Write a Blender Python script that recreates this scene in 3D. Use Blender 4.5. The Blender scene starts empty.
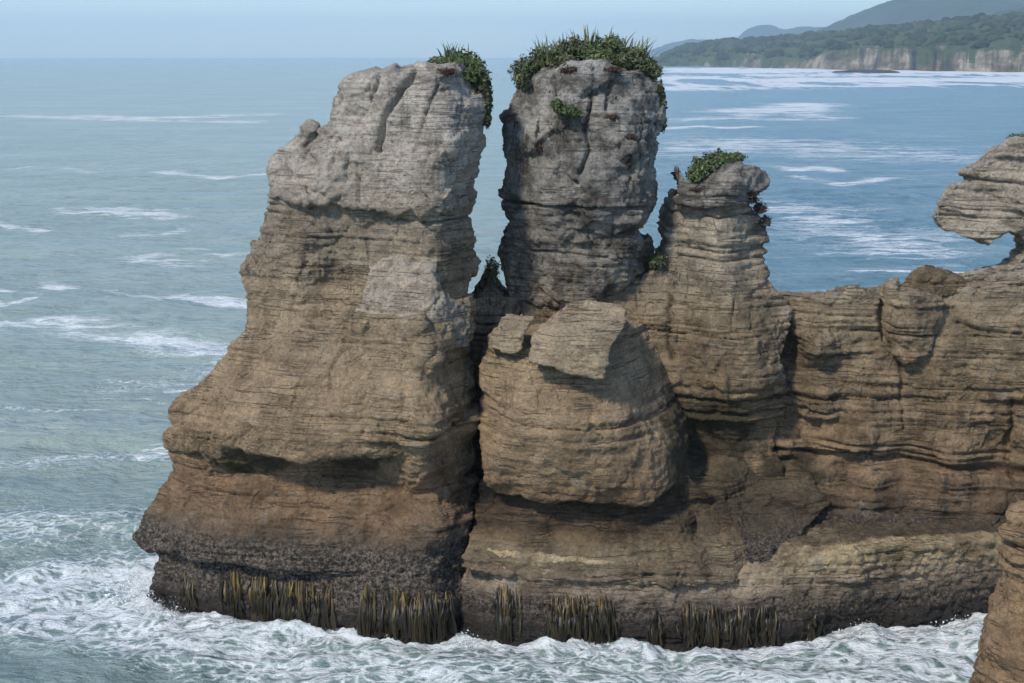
import bpy, math, random
import numpy as np
from mathutils import Vector
R = math.radians
rng = np.random.default_rng(7)
random.seed(7)
scn = bpy.context.scene
COL = scn.collection

# ------------------------------------------------------------------ camera
H = 22.0; FPX = 1400.0; PITCH = math.atan((341.5 - 56.0) / FPX)
cam = bpy.data.cameras.new('camera'); cam_o = bpy.data.objects.new('camera', cam); COL.objects.link(cam_o)
cam_o.location = (0, 0, H); cam_o.rotation_euler = (math.pi / 2 - PITCH, 0, 0)
cam.sensor_width = 36; cam.lens = FPX / 1024 * 36; cam.clip_start = 0.1; cam.clip_end = 80000
scn.camera = cam_o
cp, sp = math.cos(PITCH), math.sin(PITCH)

def at(px, py, Y):
    """photo point at ground distance Y -> world point"""
    u = px - 512.0; v = 341.5 - py
    dy = FPX * cp + v * sp; dz = -FPX * sp + v * cp
    t = Y / dy
    return np.array([u * t, Y, H + dz * t])

def sea(px, py):
    u = px - 512.0; v = 341.5 - py
    dy = FPX * cp + v * sp; dz = -FPX * sp + v * cp
    t = -H / dz
    return np.array([u * t, dy * t, 0.0])

# ------------------------------------------------------------------ noise
PERM = np.random.default_rng(3).integers(0, 1 << 16, 4096)
VALS = np.random.default_rng(4).uniform(-1, 1, 1 << 16).astype(np.float32)
def _h(i, j, k):
    return VALS[(PERM[(PERM[(PERM[i & 4095] + j) & 4095] + k) & 4095])]
def vnoise(p, scale, seed=0):
    """value noise, p (N,3), scale = size of one cell (scalar or 3)"""
    q = p / np.asarray(scale, float) + seed * 17.31
    f = np.floor(q); w = (q - f); i = f.astype(np.int64)
    w = w * w * w * (w * (w * 6 - 15) + 10)
    x, y, z = i[:, 0], i[:, 1], i[:, 2]
    wx, wy, wz = w[:, 0], w[:, 1], w[:, 2]
    def l(a, b, t): return a + (b - a) * t
    a = l(l(_h(x, y, z), _h(x+1, y, z), wx), l(_h(x, y+1, z), _h(x+1, y+1, z), wx), wy)
    b = l(l(_h(x, y, z+1), _h(x+1, y, z+1), wx), l(_h(x, y+1, z+1), _h(x+1, y+1, z+1), wx), wy)
    return l(a, b, wz)
def fbm(p, scale, oct=4, seed=0, gain=.5):
    s = 0; a = 1.0; sc = np.asarray(scale, float)
    for o in range(oct):
        s = s + a * vnoise(p, sc, seed + o); a *= gain; sc = sc / 2.03
    return s
def worley(p, scale, seed=0):
    q = p / np.asarray(scale, float) + seed * 9.7
    i = np.floor(q).astype(np.int64); best = np.full(len(p), 9.0)
    for a in (-1, 0, 1):
        for b in (-1, 0, 1):
            for c in (-1, 0, 1):
                j = i + np.array([a, b, c])
                o = np.stack([_h(j[:, 0], j[:, 1], j[:, 2] + 100 * m) for m in (1, 2, 3)], 1) * .5 + .5
                best = np.minimum(best, ((j + o - q) ** 2).sum(1))
    return np.sqrt(best)

def worley_id(p, scale, seed=0):
    """random value of the nearest cell (-1..1) and distance to the border of that cell"""
    q = p / np.asarray(scale, float) + seed * 9.7
    i = np.floor(q).astype(np.int64); d1 = np.full(len(p), 9.0); d2 = np.full(len(p), 9.0); hv = np.zeros(len(p))
    for a in (-1, 0, 1):
        for b in (-1, 0, 1):
            for c in (-1, 0, 1):
                j = i + np.array([a, b, c])
                o = np.stack([_h(j[:, 0], j[:, 1], j[:, 2] + 100 * m) for m in (1, 2, 3)], 1) * .5 + .5
                d = np.sqrt(((j + o - q) ** 2).sum(1)); m = d < d1
                d2 = np.where(m, d1, np.minimum(d2, d)); hv = np.where(m, _h(j[:, 0], j[:, 1], j[:, 2] + 777), hv); d1 = np.where(m, d, d1)
    return hv, d2 - d1
def facets(p, scale, seed=0):
    """broken rock faces: every cell is its own tilted plane"""
    q = p / np.asarray(scale, float) + seed * 9.7
    i = np.floor(q).astype(np.int64); d1 = np.full(len(p), 9.0); out = np.zeros(len(p))
    for a in (-1, 0, 1):
        for b in (-1, 0, 1):
            for c in (-1, 0, 1):
                j = i + np.array([a, b, c])
                o = np.stack([_h(j[:, 0], j[:, 1], j[:, 2] + 100 * m) for m in (1, 2, 3)], 1) * .5 + .5
                e = q - j - o; d = (e ** 2).sum(1); m = d < d1
                g = np.stack([_h(j[:, 0], j[:, 1], j[:, 2] + 100 * m_) for m_ in (5, 6, 7)], 1)
                out = np.where(m, _h(j[:, 0], j[:, 1], j[:, 2] + 777) * .5 + (g * e).sum(1), out); d1 = np.where(m, d, d1)
    return out

# ------------------------------------------------------------------ object helpers
def tag(o, label=None, cat=None, group=None, kind=None):
    if label: o['label'] = label
    if cat: o['category'] = cat
    if group: o['group'] = group
    if kind: o['kind'] = kind
    return o
def empty(name, loc):
    o = bpy.data.objects.new(name, None); COL.objects.link(o); o.location = loc; o.empty_display_size = .5
    return o
def mesh_obj(name, V, F, mat, parent=None, smooth=True, origin=None):
    V = np.asarray(V, np.float32)
    org = np.array(parent.location if parent else (origin if origin is not None else (0, 0, 0)), np.float32)
    me = bpy.data.meshes.new(name)
    V = V - org
    F = np.asarray(F, np.int32); n = F.shape[1]
    me.vertices.add(len(V)); me.vertices.foreach_set('co', V.ravel())
    me.loops.add(F.size); me.loops.foreach_set('vertex_index', F.ravel())
    me.polygons.add(len(F)); me.polygons.foreach_set('loop_start', np.arange(0, F.size, n, dtype=np.int32))
    me.polygons.foreach_set('use_smooth', np.full(len(F), smooth))
    me.update(calc_edges=True)
    me.materials.append(mat)
    o = bpy.data.objects.new(name, me); COL.objects.link(o)
    if parent: o.parent = parent
    else: o.location = org
    return o

# ------------------------------------------------------------------ node helpers
class NT:
    def __init__(s, name):
        s.m = bpy.data.materials.new(name); s.m.use_nodes = True
        s.t = s.m.node_tree; s.t.nodes.clear()
        s.out = s.n('ShaderNodeOutputMaterial')
        s.pos = s.n('ShaderNodeNewGeometry').outputs['Position']
    def n(s, k, **kw):
        d = s.t.nodes.new(k)
        for a, b in kw.items(): setattr(d, a, b)
        return d
    def L(s, a, b): s.t.links.new(a, b)
    def put(s, sock, v):
        if hasattr(v, 'links') or isinstance(v, bpy.types.NodeSocket): s.L(v, sock)
        else: sock.default_value = v
    def math(s, op, a, b=0.0, c=0.0, clamp=False):
        d = s.n('ShaderNodeMath', operation=op, use_clamp=clamp)
        for i, v in enumerate((a, b, c)): s.put(d.inputs[i], v)
        return d.outputs[0]
    def vscale(s, v, sc):
        d = s.n('ShaderNodeVectorMath', operation='MULTIPLY'); s.L(v, d.inputs[0]); d.inputs[1].default_value = sc
        return d.outputs[0]
    def noise(s, v, scale, detail=4, rough=.55, dist=0.0):
        d = s.n('ShaderNodeTexNoise'); s.L(v, d.inputs['Vector'])
        d.inputs['Scale'].default_value = scale; d.inputs['Detail'].default_value = detail
        d.inputs['Roughness'].default_value = rough; d.inputs['Distortion'].default_value = dist
        return d.outputs['Fac']
    def voro(s, v, scale, feature='F1'):
        d = s.n('ShaderNodeTexVoronoi', feature=feature); s.L(v, d.inputs['Vector']); d.inputs['Scale'].default_value = scale
        return d.outputs['Distance']
    def step(s, v, a, b, lo=0.0, hi=1.0):
        d = s.n('ShaderNodeMapRange', interpolation_type='SMOOTHSTEP'); s.L(v, d.inputs[0])
        s.put(d.inputs[1], a); s.put(d.inputs[2], b); d.inputs[3].default_value = lo; d.inputs[4].default_value = hi
        return d.outputs[0]
    def lin(s, v, a, b, lo=0.0, hi=1.0):
        d = s.n('ShaderNodeMapRange'); s.L(v, d.inputs[0])
        for i, q in enumerate((a, b, lo, hi)): d.inputs[i + 1].default_value = q
        return d.outputs[0]
    def mix(s, f, a, b, mode='MIX'):
        d = s.n('ShaderNodeMix', data_type='RGBA', blend_type=mode)
        s.put(d.inputs[0], f)
        for i, v in ((6, a), (7, b)):
            if isinstance(v, tuple): v = (*v, 1) if len(v) == 3 else v
            s.put(d.inputs[i], v)
        return d.outputs[2]
    def ramp(s, f, stops):
        d = s.n('ShaderNodeValToRGB'); s.L(f, d.inputs[0]); e = d.color_ramp.elements
        while len(e) < len(stops): e.new(0.5)
        for q, (p, c) in zip(e, stops): q.position = p; q.color = (*c, 1)
        return d.outputs[0]
    def sep(s, v):
        d = s.n('ShaderNodeSeparateXYZ'); s.L(v, d.inputs[0]); return d.outputs
    def bump(s, h, strength, dist, normal=None):
        d = s.n('ShaderNodeBump'); s.L(h, d.inputs['Height']); d.inputs['Strength'].default_value = strength
        d.inputs['Distance'].default_value = dist
        if normal: s.L(normal, d.inputs['Normal'])
        return d.outputs[0]
    def principled(s, color, rough, normal=None, spec=.3):
        d = s.n('ShaderNodeBsdfPrincipled'); s.put(d.inputs['Base Color'], color if not isinstance(color, tuple) else (*color, 1))
        s.put(d.inputs['Roughness'], rough); d.inputs['Specular IOR Level'].default_value = spec
        if normal: s.L(normal, d.inputs['Normal'])
        s.L(d.outputs[0], s.out.inputs[0]); return d

# ------------------------------------------------------------------ materials
def rock_material(name, stops, lichen=.5, streak=.6, moss=0.0, tide=True, seed=0.0, tz=3.0, contrast=1.0, gain=1.5, wamp=3.0, warm=.65, algae=False, stains_shade=()):
    s = NT(name)
    off = s.n('ShaderNodeVectorMath', operation='ADD'); s.L(s.pos, off.inputs[0]); off.inputs[1].default_value = (seed, seed * .7, 0)
    P = off.outputs[0]
    z = s.sep(s.pos)[2]
    wob = s.noise(P, .45, 6, .6)
    zz = s.math('ADD', z, s.math('MULTIPLY_ADD', wob, wamp, -wamp / 2))
    base = s.ramp(s.lin(zz, 0, 24), [(a / 24, (c[0] * gain * (1 + .06 * warm), c[1] * gain, c[2] * gain * (1 - .13 * warm))) for a, c in stops])
    # broad weathering
    broad = s.noise(P, .8, 9, .68)
    base = s.mix(1.0, base, s.ramp(broad, [(.5 - .2 / contrast, (.52, .50, .48)), (.5, (1, 1, 1)), (.5 + .22 / contrast, (1.42, 1.4, 1.36))]), 'MULTIPLY')
    # beds of slightly different colour
    bed = s.noise(s.vscale(P, (.16, .16, 3.2)), 1.0, 8, .7)
    base = s.mix(.5, base, s.ramp(bed, [(.3, (.6, .58, .56)), (.48, (1, 1, 1)), (.7, (1.2, 1.2, 1.2))]), 'MULTIPLY')
    # thin dark seams
    seam = s.noise(s.vscale(P, (.22, .22, 7.0)), 1.0, 3, .5)
    seam = s.step(s.math('ABSOLUTE', s.math('SUBTRACT', seam, .5)), 0.0, .03, 1, 0)
    seam = s.math('MULTIPLY', s.math('MULTIPLY', seam, .8), s.step(s.noise(P, .55, 4), .50, .64))
    seamb = s.noise(s.vscale(P, (.12, .12, 2.6)), 1.0, 4, .55)
    seamb = s.math('MULTIPLY', s.step(s.math('ABSOLUTE', s.math('SUBTRACT', seamb, .47)), 0.0, .012, 1, 0), s.step(s.noise(P, .4, 3), .40, .55))
    jo = s.n('ShaderNodeTexNoise'); s.L(P, jo.inputs['Vector']); jo.inputs['Scale'].default_value = .9; jo.inputs['Detail'].default_value = 4
    jv = s.n('ShaderNodeVectorMath', operation='MULTIPLY_ADD'); s.L(jo.outputs['Color'], jv.inputs[0]); jv.inputs[1].default_value = (.9, .9, .9); s.L(P, jv.inputs[2])
    jt = s.math('MULTIPLY', s.step(s.voro(s.vscale(jv.outputs[0], (.75, .75, .30)), 1.0, 'DISTANCE_TO_EDGE'), 0.0, .035, 1, 0), s.step(s.noise(P, .5, 3), .56, .66))
    lam = s.step(zz, 14.8, 17.0, 1.0, .3)   # the uppermost beds are massive, with few seams
    seam = s.math('MULTIPLY', seam, lam); seamb = s.math('MULTIPLY', seamb, s.math('MULTIPLY_ADD', lam, .5, .5))
    crack = s.math('MAXIMUM', s.math('MAXIMUM', seam, seamb), s.math('MULTIPLY', jt, .5))
    base = s.mix(s.math('MULTIPLY', crack, .5), base, (.04, .034, .028))
    # run-off streaks
    st = s.noise(s.vscale(P, (2.6, 2.6, .2)), 1.0, 6, .65)
    st = s.math('MULTIPLY', s.step(st, .52, .68), s.step(s.noise(P, .35, 4), .42, .6))
    base = s.mix(s.math('MULTIPLY', st, streak), base, (.05, .045, .038))
    # pale lichen / fresh limestone
    li = s.math('MULTIPLY', s.step(s.noise(P, 1.7, 9, .74), .54, .62), s.step(s.noise(P, .4, 5), .45, .6))
    base = s.mix(s.math('MULTIPLY', li, lichen), base, (.40, .375, .33))
    # ochre stains
    oc = s.step(s.noise(P, .55, 6, .6, .6), .6, .72)
    base = s.mix(s.math('MULTIPLY', oc, .4), base, (.20, .125, .06))
    if moss:
        mo = s.math('MULTIPLY', s.step(s.noise(P, .5, 8, .7), .44, .58), moss)
        base = s.mix(mo, base, (.035, .035, .018))
    for (cx_, cy_, cz_), rx_, rz_ in stains_shade:   # ragged mossy black seep stains, and painted shade of the overhang pockets
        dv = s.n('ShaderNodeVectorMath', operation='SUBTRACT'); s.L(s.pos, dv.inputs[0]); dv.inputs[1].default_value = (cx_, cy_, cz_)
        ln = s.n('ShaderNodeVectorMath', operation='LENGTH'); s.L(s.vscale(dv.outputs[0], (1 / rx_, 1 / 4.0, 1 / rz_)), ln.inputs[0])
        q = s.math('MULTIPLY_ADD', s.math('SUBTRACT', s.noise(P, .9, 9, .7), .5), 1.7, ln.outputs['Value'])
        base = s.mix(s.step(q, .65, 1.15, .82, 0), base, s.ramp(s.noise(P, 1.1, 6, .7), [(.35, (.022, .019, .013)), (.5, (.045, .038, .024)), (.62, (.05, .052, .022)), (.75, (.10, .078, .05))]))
    if algae:   # brown algae mat on the flat of the platform, behind its wave-washed rim
        sx, sy, sz = s.sep(s.pos)
        lim = s.math('MULTIPLY_ADD', s.math('MAXIMUM', s.math('SUBTRACT', sx, 11.5), 0.0), .16, 51.45)
        q = s.math('SUBTRACT', s.math('MULTIPLY_ADD', s.noise(P, .9, 8, .7), 1.3, s.math('SUBTRACT', sy, .65)), lim)
        fa = s.math('MULTIPLY', s.step(q, 0.0, .35), s.step(sz, 3.0, 3.5))
        base = s.mix(s.math('MULTIPLY', fa, .9), base, s.ramp(s.noise(P, 2.2, 8, .75), [(.35, (.035, .028, .019)), (.55, (.085, .064, .042)), (.7, (.15, .115, .07))]))
    # grain
    g = s.noise(P, 9, 6, .82)
    base = s.mix(.85, base, s.ramp(g, [(.3, (.5, .5, .5)), (.5, (1, 1, 1)), (.7, (1.55, 1.55, 1.55))]), 'MULTIPLY')
    rough = .92
    b1 = s.noise(P, 3.0, 9, .78)
    b2 = s.noise(s.vscale(P, (.7, .7, 9.0)), 1.0, 6, .65)
    h = s.math('ADD', b1, s.math('MULTIPLY', b2, .25))
    b3 = s.noise(P, 9.0, 5, .72)
    h = s.math('ADD', h, s.math('MULTIPLY', b3, .42))
    pit = s.math('MULTIPLY', s.step(s.voro(s.vscale(P, (1, 1, 1.3)), 4.5), .12, .38, 1, 0), s.step(s.noise(P, .9, 3), .5, .62))
    h = s.math('SUBTRACT', h, s.math('MULTIPLY', pit, .35))
    h = s.math('SUBTRACT', h, s.math('MULTIPLY', crack, .75))
    if tide:
        # below the tide line: wet black rock crusted with barnacles
        zt = s.math('ADD', z, s.math('MULTIPLY_ADD', s.noise(P, 1.2, 8, .7), 1.0, -.5))
        f = s.step(zt, tz, tz + 1.0, 1, 0)
        ba = s.math('MULTIPLY', s.step(s.noise(P, 7.0, 7, .82), .44, .60), s.step(zt, .3, 1.6))
        tc = s.mix(ba, (.040, .033, .027), (.25, .20, .155))
        tc = s.mix(.7, tc, s.ramp(g, [(.3, (.6, .6, .6)), (.5, (1, 1, 1)), (.7, (1.4, 1.4, 1.4))]), 'MULTIPLY')
        base = s.mix(f, base, tc)
        v = s.voro(P, 5.0)
        h = s.math('ADD', h, s.math('MULTIPLY', s.math('MULTIPLY', v, f), .5))
        rough = s.math('SUBTRACT', .92, s.math('MULTIPLY', s.step(zt, .2, 1.4, 1, 0), .55))
    nrm = s.bump(h, 1.0, .20)
    s.principled(base, rough, nrm, .25)
    return s.m

TAN = [(0, (.05, .045, .04)), (3.4, (.09, .07, .052)), (4.4, (.165, .112, .070)), (5.6, (.18, .120, .075)), (6.6, (.215, .155, .10)),
       (10, (.245, .185, .122)), (13.2, (.23, .182, .13)), (16, (.225, .192, .158)), (17.2, (.31, .277, .245)), (20, (.33, .302, .275)), (23, (.31, .288, .27))]
GREY = [(0, (.05, .045, .04)), (5, (.15, .11, .075)), (10, (.20, .158, .112)), (13, (.20, .175, .14)), (15, (.165, .15, .128)), (17, (.19, .175, .155)),
        (19, (.23, .215, .19)), (23, (.27, .255, .23))]
WALLC = [(0, (.05, .045, .04)), (3.4, (.07, .055, .042)), (4.6, (.13, .09, .058)), (6, (.21, .15, .095)), (9, (.185, .138, .09)), (12, (.215, .17, .118)), (13.5, (.24, .205, .16)), (17, (.36, .32, .265)), (24, (.36, .32, .27))]
SHELF = [(0, (.05, .045, .04)), (1.6, (.16, .13, .105)), (2.3, (.225, .18, .135)), (3.4, (.275, .22, .14)), (3.9, (.25, .19, .115)), (4.3, (.085, .062, .043)), (6, (.115, .085, .057)), (24, (.2, .15, .1))]
M_TAN = rock_material('tan_limestone', TAN, .35, .5, stains_shade=[(at(700, 430, 53.8), 1.9, 2.6), (at(250, 462, 52.8), 1.7, .75), (at(355, 460, 52.4), 1.6, .7)])  # mossy seep right of the knoll, then two overhang pockets with shade painted in
M_PALE = rock_material('pale_limestone', [(0, (.3, .25, .19)), (14, (.33, .275, .21)), (24, (.36, .31, .25))], .6, .45, tide=False, seed=4.0, warm=0.0, gain=1.3, contrast=1.3)
M_SLAB = rock_material('sunlit_slab_limestone', [(0, (.25, .2, .14)), (24, (.27, .22, .16))], .5, .25, tide=False, seed=6.0)  # paler tone stands in for sun on the tilted slabs
M_GREY = rock_material('grey_limestone', GREY, .95, 1.0, seed=9.0, contrast=3.0, warm=.15, gain=1.24)
M_WALL = rock_material('brown_limestone', WALLC, .3, .95, seed=15.0, contrast=1.3, gain=1.36, stains_shade=[(at(705, 440, 55.3), 2.3, 2.5), (at(790, 480, 55.3), 1.5, 1.2)])
M_RECESS = rock_material('recess_limestone', [(0, (.05, .045, .04)), (1.6, (.16, .13, .105)), (2.3, (.215, .17, .125)), (3.4, (.22, .175, .115)), (3.7, (.16, .115, .072)), (3.95, (.10, .072, .048)), (8, (.12, .086, .058)), (24, (.1, .08, .06))], .15, .6, seed=27.0, tz=1.5, wamp=.5, contrast=1.2, gain=1.0)  # dark brown rock; upper stops darkened further, painting in shade under the knoll
M_SHELF = rock_material('tidal_limestone', SHELF, .5, .2, seed=21.0, tz=1.1, contrast=1.6, wamp=.7, algae=True)
M_DARK = rock_material('algae_dark_limestone', [(0, (.04, .036, .03)), (3.5, (.075, .058, .04)), (6, (.10, .078, .05)), (10, (.16, .12, .08)), (24, (.2, .16, .1))], .1, .6, moss=.3, seed=26.0)
M_NEAR = rock_material('orange_limestone', [(0, (.17, .115, .07)), (5, (.22, .15, .09)), (24, (.25, .175, .11))], .15, .2, tide=False, seed=33.0)

# ------------------------------------------------------------------ rock sculpting: signed distance grid -> surface nets -> relief
def poly_sdf(poly, X, Z):
    """signed distance to a closed polygon on 2D arrays (negative inside)"""
    d = np.full(X.shape, 1e9); sgn = np.ones(X.shape)
    n = len(poly)
    for i in range(n):
        ax, az = poly[i]; bx, bz = poly[i - 1]
        ex, ez = bx - ax, bz - az; wx, wz = X - ax, Z - az
        t = np.clip((wx * ex + wz * ez) / (ex * ex + ez * ez + 1e-12), 0, 1)
        d = np.minimum(d, (wx - ex * t) ** 2 + (wz - ez * t) ** 2)
        c1 = Z >= az; c2 = Z < bz; c3 = ex * wz > ez * wx
        flip = (c1 & c2 & c3) | (~c1 & ~c2 & ~c3)
        sgn = np.where(flip, -sgn, sgn)
    return sgn * np.sqrt(d)

def smax(a, b, k):
    h = np.maximum(k - np.abs(a - b), 0) / k
    return np.maximum(a, b) + h * h * k * .25

def rbf(pts, X, Z):
    P = np.array([(p[0], p[2]) for p in pts]); v = np.array([p[1] for p in pts])
    c = .35
    D = np.sqrt(((P[:, None] - P[None]) ** 2).sum(-1) + c * c)
    n = len(P); A = np.zeros((n + 1, n + 1)); A[:n, :n] = D - np.eye(n) * .02; A[:n, n] = 1; A[n, :n] = 1
    w = np.linalg.solve(A, np.append(v, 0))
    out = np.full(X.shape, w[n])
    for i in range(n): out = out + w[i] * np.sqrt((X - P[i, 0]) ** 2 + (Z - P[i, 1]) ** 2 + c * c)
    return out

def lattice_noise(shape, h, cell, seed):
    r = np.random.default_rng(seed); a = None
    dims = [int(n * h / c) + 4 for n, c in zip(shape, cell)]
    a = r.uniform(-1, 1, dims).astype(np.float32)
    for ax in range(3):
        q = np.arange(shape[ax]) * h / cell[ax] + 1; i = q.astype(int); f = q - i
        f = (f * f * (3 - 2 * f)).astype(np.float32)
        sh = [1, 1, 1]; sh[ax] = -1; f = f.reshape(sh)
        a = np.take(a, i, ax) * (1 - f) + np.take(a, i + 1, ax) * f
    return a

def surface_nets(d, org, h):
    ins = d < 0
    s = np.zeros(tuple(n - 1 for n in d.shape), np.int8)
    offs = [(a, b, c) for a in (0, 1) for b in (0, 1) for c in (0, 1)]
    N = s.shape
    for a, b, c in offs: s += ins[a:a + N[0], b:b + N[1], c:c + N[2]]
    act = np.argwhere((s > 0) & (s < 8))
    idx = np.full(N, -1, np.int32); idx[act[:, 0], act[:, 1], act[:, 2]] = np.arange(len(act))
    cv = np.stack([d[act[:, 0] + a, act[:, 1] + b, act[:, 2] + c] for a, b, c in offs], 1)
    acc = np.zeros((len(act), 3)); cnt = np.zeros(len(act))
    for i in range(8):
        for j in range(i + 1, 8):
            o1, o2 = np.array(offs[i]), np.array(offs[j])
            if np.abs(o1 - o2).sum() != 1: continue
            m = (cv[:, i] < 0) != (cv[:, j] < 0)
            t = cv[m, i] / (cv[m, i] - cv[m, j])
            acc[m] += o1 + (o2 - o1) * t[:, None]; cnt[m] += 1
    V = (act + acc / cnt[:, None]) * h + org
    faces = []
    for ax in range(3):
        sl1 = [slice(None)] * 3; sl2 = [slice(None)] * 3
        sl1[ax] = slice(0, -1); sl2[ax] = slice(1, None)
        a, b = ins[tuple(sl1)], ins[tuple(sl2)]
        e = np.argwhere(a != b); u, v = (ax + 1) % 3, (ax + 2) % 3
        ok = (e[:, u] > 0) & (e[:, v] > 0) & (e[:, u] < N[u]) & (e[:, v] < N[v]); e = e[ok]
        fl = a[e[:, 0], e[:, 1], e[:, 2]]
        du = np.zeros(3, int); du[u] = 1; dv = np.zeros(3, int); dv[v] = 1
        q = [e, e - du, e - du - dv, e - dv]
        Fq = np.stack([idx[k[:, 0], k[:, 1], k[:, 2]] for k in q], 1)
        Fq[~fl] = Fq[~fl][:, ::-1]
        faces.append(Fq)
    F = np.concatenate(faces); F = F[(F >= 0).all(1)]
    return V, F

def vnormals(V, F):
    n = np.cross(V[F[:, 2]] - V[F[:, 0]], V[F[:, 3]] - V[F[:, 1]])
    out = np.zeros_like(V)
    for k in range(4):
        for c in range(3): out[:, c] += np.bincount(F[:, k], n[:, c], len(V))
    return out / (np.linalg.norm(out, axis=1, keepdims=True) + 1e-9)

# bedding: one stack of beds shared by every rock so that the layers run through the whole headland
zt = [-3.0]; bo = []; bg = []
br = np.random.default_rng(11)
while zt[-1] < 27:
    zt.append(zt[-1] + br.choice([.14, .2, .3, .45, .7, .95], p=[.2, .22, .22, .18, .12, .06]) * br.uniform(.8, 1.25))
    bo.append(br.normal(0, .055)); bg.append(br.choice([.03, .06, .11, .18], p=[.4, .3, .2, .1]))
TZ = np.arange(-3, 26, .01); ki = np.searchsorted(zt, TZ, 'right') - 1
zt_a = np.array(zt); tt = (TZ - zt_a[ki]) / (zt_a[ki + 1] - zt_a[ki]); th = zt_a[ki + 1] - zt_a[ki]
TOFF = np.array(bo)[ki]
edge = np.minimum(tt, 1 - tt) * th
TGRV = -1.25 * np.array(bg)[ki] * np.exp(-(edge / .06) ** 2)
TOFF = np.convolve(TOFF, np.ones(5) / 5, 'same')

def rock(name, poly, ctrl, Ys, Yb, mat, parent=None, k=.9, h=.065, rough=1.0, strata=1.0, flute=1.0, block=.55, pits=0.0, cracks=(), seed=0, backslope=.0, lump=.14, zfloor=-1.2, taper=.16):
    """outline poly in photo px at distance Ys; ctrl = front face points (px,py,Y); Yb = distance of the back"""
    pw = [at(x, y, Ys) for x, y in poly]; P2 = [(p[0], p[2]) for p in pw]
    cw = [at(*c) for c in ctrl]
    x0 = min(p[0] for p in P2) - .6; x1 = max(p[0] for p in P2) + .6
    z0 = max(min(p[1] for p in P2) - .6, zfloor); z1 = max(p[1] for p in P2) + .6
    y0 = min(c[2] for c in ctrl) - 1.0; y1 = Yb + .8
    nx, ny, nz = (int((b - a) / h) + 2 for a, b in ((x0, x1), (y0, y1), (z0, z1)))
    xs = x0 + np.arange(nx) * h; ys = y0 + np.arange(ny) * h; zs = z0 + np.arange(nz) * h
    X, Z = np.meshgrid(xs, zs, indexing='ij')
    Fd = poly_sdf(P2, X, Z)
    yf = rbf(cw, X, Z); yf = np.clip(yf, y0 + .5, Yb - .8)
    gx, gz = np.gradient(yf, h); nrm = 1 / np.sqrt(1 + gx ** 2 + gz ** 2)
    Fd = Fd[:, None, :].astype(np.float32)
    Yg = ys[None, :, None].astype(np.float32)
    Fd = Fd + taper * np.maximum(Yg - Ys, 0)
    df = (yf[:, None, :].astype(np.float32) - Yg) * nrm[:, None, :].astype(np.float32)
    db = Yg - Yb + backslope * (Z[:, None, :].astype(np.float32) - z0)
    k = k * .38
    d = smax(smax(Fd, df, k), db, max(k, 1.2))
    sh = d.shape
    d = d + lump * .7 * lattice_noise(sh, h, (2.3, 2.3, 1.7), seed + 1) + lump * .45 * lattice_noise(sh, h, (1.1, 1.1, .9), seed + 2)
    V, F = surface_nets(d, np.array([x0, y0, z0]), h)
    N = vnormals(V, F)
    # relief
    warp = .06 * vnoise(V, 4.0, 41) + .012 * V[:, 0] + .03 * vnoise(V, .9, 43)
    zq = V[:, 2] + warp
    hor = np.sqrt(N[:, 0] ** 2 + N[:, 1] ** 2)
    gm = np.clip(.75 + 1.2 * vnoise(V, (3.6, 3.6, .5), 51), 0, 1.6)
    om = np.clip(.6 + .9 * vnoise(V, (3.5, 3.5, 1.2), 52), .1, 1.5)
    disp = strata * (np.interp(zq, TZ, TOFF) * om + np.interp(zq, TZ, TGRV) * gm) * hor
    f2 = vnoise(V, (.55, .55, 3.5), 61); f1 = vnoise(V, (1.1, 1.1, 6), 62)
    fm = np.clip(.5 + 1.0 * vnoise(V, 3.0, 63), 0, 1)
    disp += flute * hor * fm * (.05 * -np.abs(f2) + .08 * -np.abs(f1) + .05)
    b = fbm(V, 1.3, 5, 71, .55)
    disp += rough * (.06 * b)
    rg = 1 - np.abs(fbm(V, .8, 4, 81, .6)); disp += rough * .045 * (rg - .6)
    # every bed weathers to its own outline
    li = np.searchsorted(zt_a, zq).astype(float)
    lay = np.stack([V[:, 0], V[:, 1], li * 7.3], 1)
    lm = np.clip(.55 + .9 * vnoise(V, (4, 4, 2.0), 57), .05, 1.3)
    disp += strata * hor * lm * (.075 * vnoise(lay, (1.3, 1.3, 1), 55) + .05 * vnoise(lay, (.45, .45, 1), 56))
    # thin laminae inside the beds
    l2 = np.floor(zq / .13 + .6 * vnoise(V, 1.5, 44)); lay2 = np.stack([V[:, 0], V[:, 1], l2 * 3.7], 1)
    disp += strata * hor * np.clip(vnoise(V, (2.2, 2.2, .9), 58) + .25, 0, 1) * .035 * vnoise(lay2, (.8, .8, 1), 59)
    # jointed blocks and chipped facets (not on the far side)
    fr = N[:, 1] < .5; VF = V[fr]
    wq = VF + .35 * np.stack([vnoise(VF, .9, 101), vnoise(VF, .9, 102), .5 * vnoise(VF, .9, 103)], 1)
    hb, eb = worley_id(wq, (1.15, 1.15, 1.7), 13); hc, ec = worley_id(wq, (.5, .5, .62), 14)
    bm_ = np.clip(.5 + vnoise(VF, 2.5, 64), .1, 1.2)
    dd = block * bm_ * (.11 * hb - .10 * np.exp(-(eb / .06) ** 2) + .05 * hc - .035 * np.exp(-(ec / .10) ** 2))
    dd += block * (.17 * facets(wq, (2.1, 2.1, 1.5), 31) + .075 * facets(wq, (.8, .8, .55), 32))
    dd += rough * .035 * facets(VF, (.3, .3, .24), 33)
    disp[fr] += dd
    if pits:
        w2 = worley(V, .42, 5); w3 = worley(V, .2, 6)
        disp += pits * (.16 * (w2 - .5) + .05 * (w3 - .5) + .05 * fbm(V, .3, 3, 91))
    V2 = V + N * disp[:, None]
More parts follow.
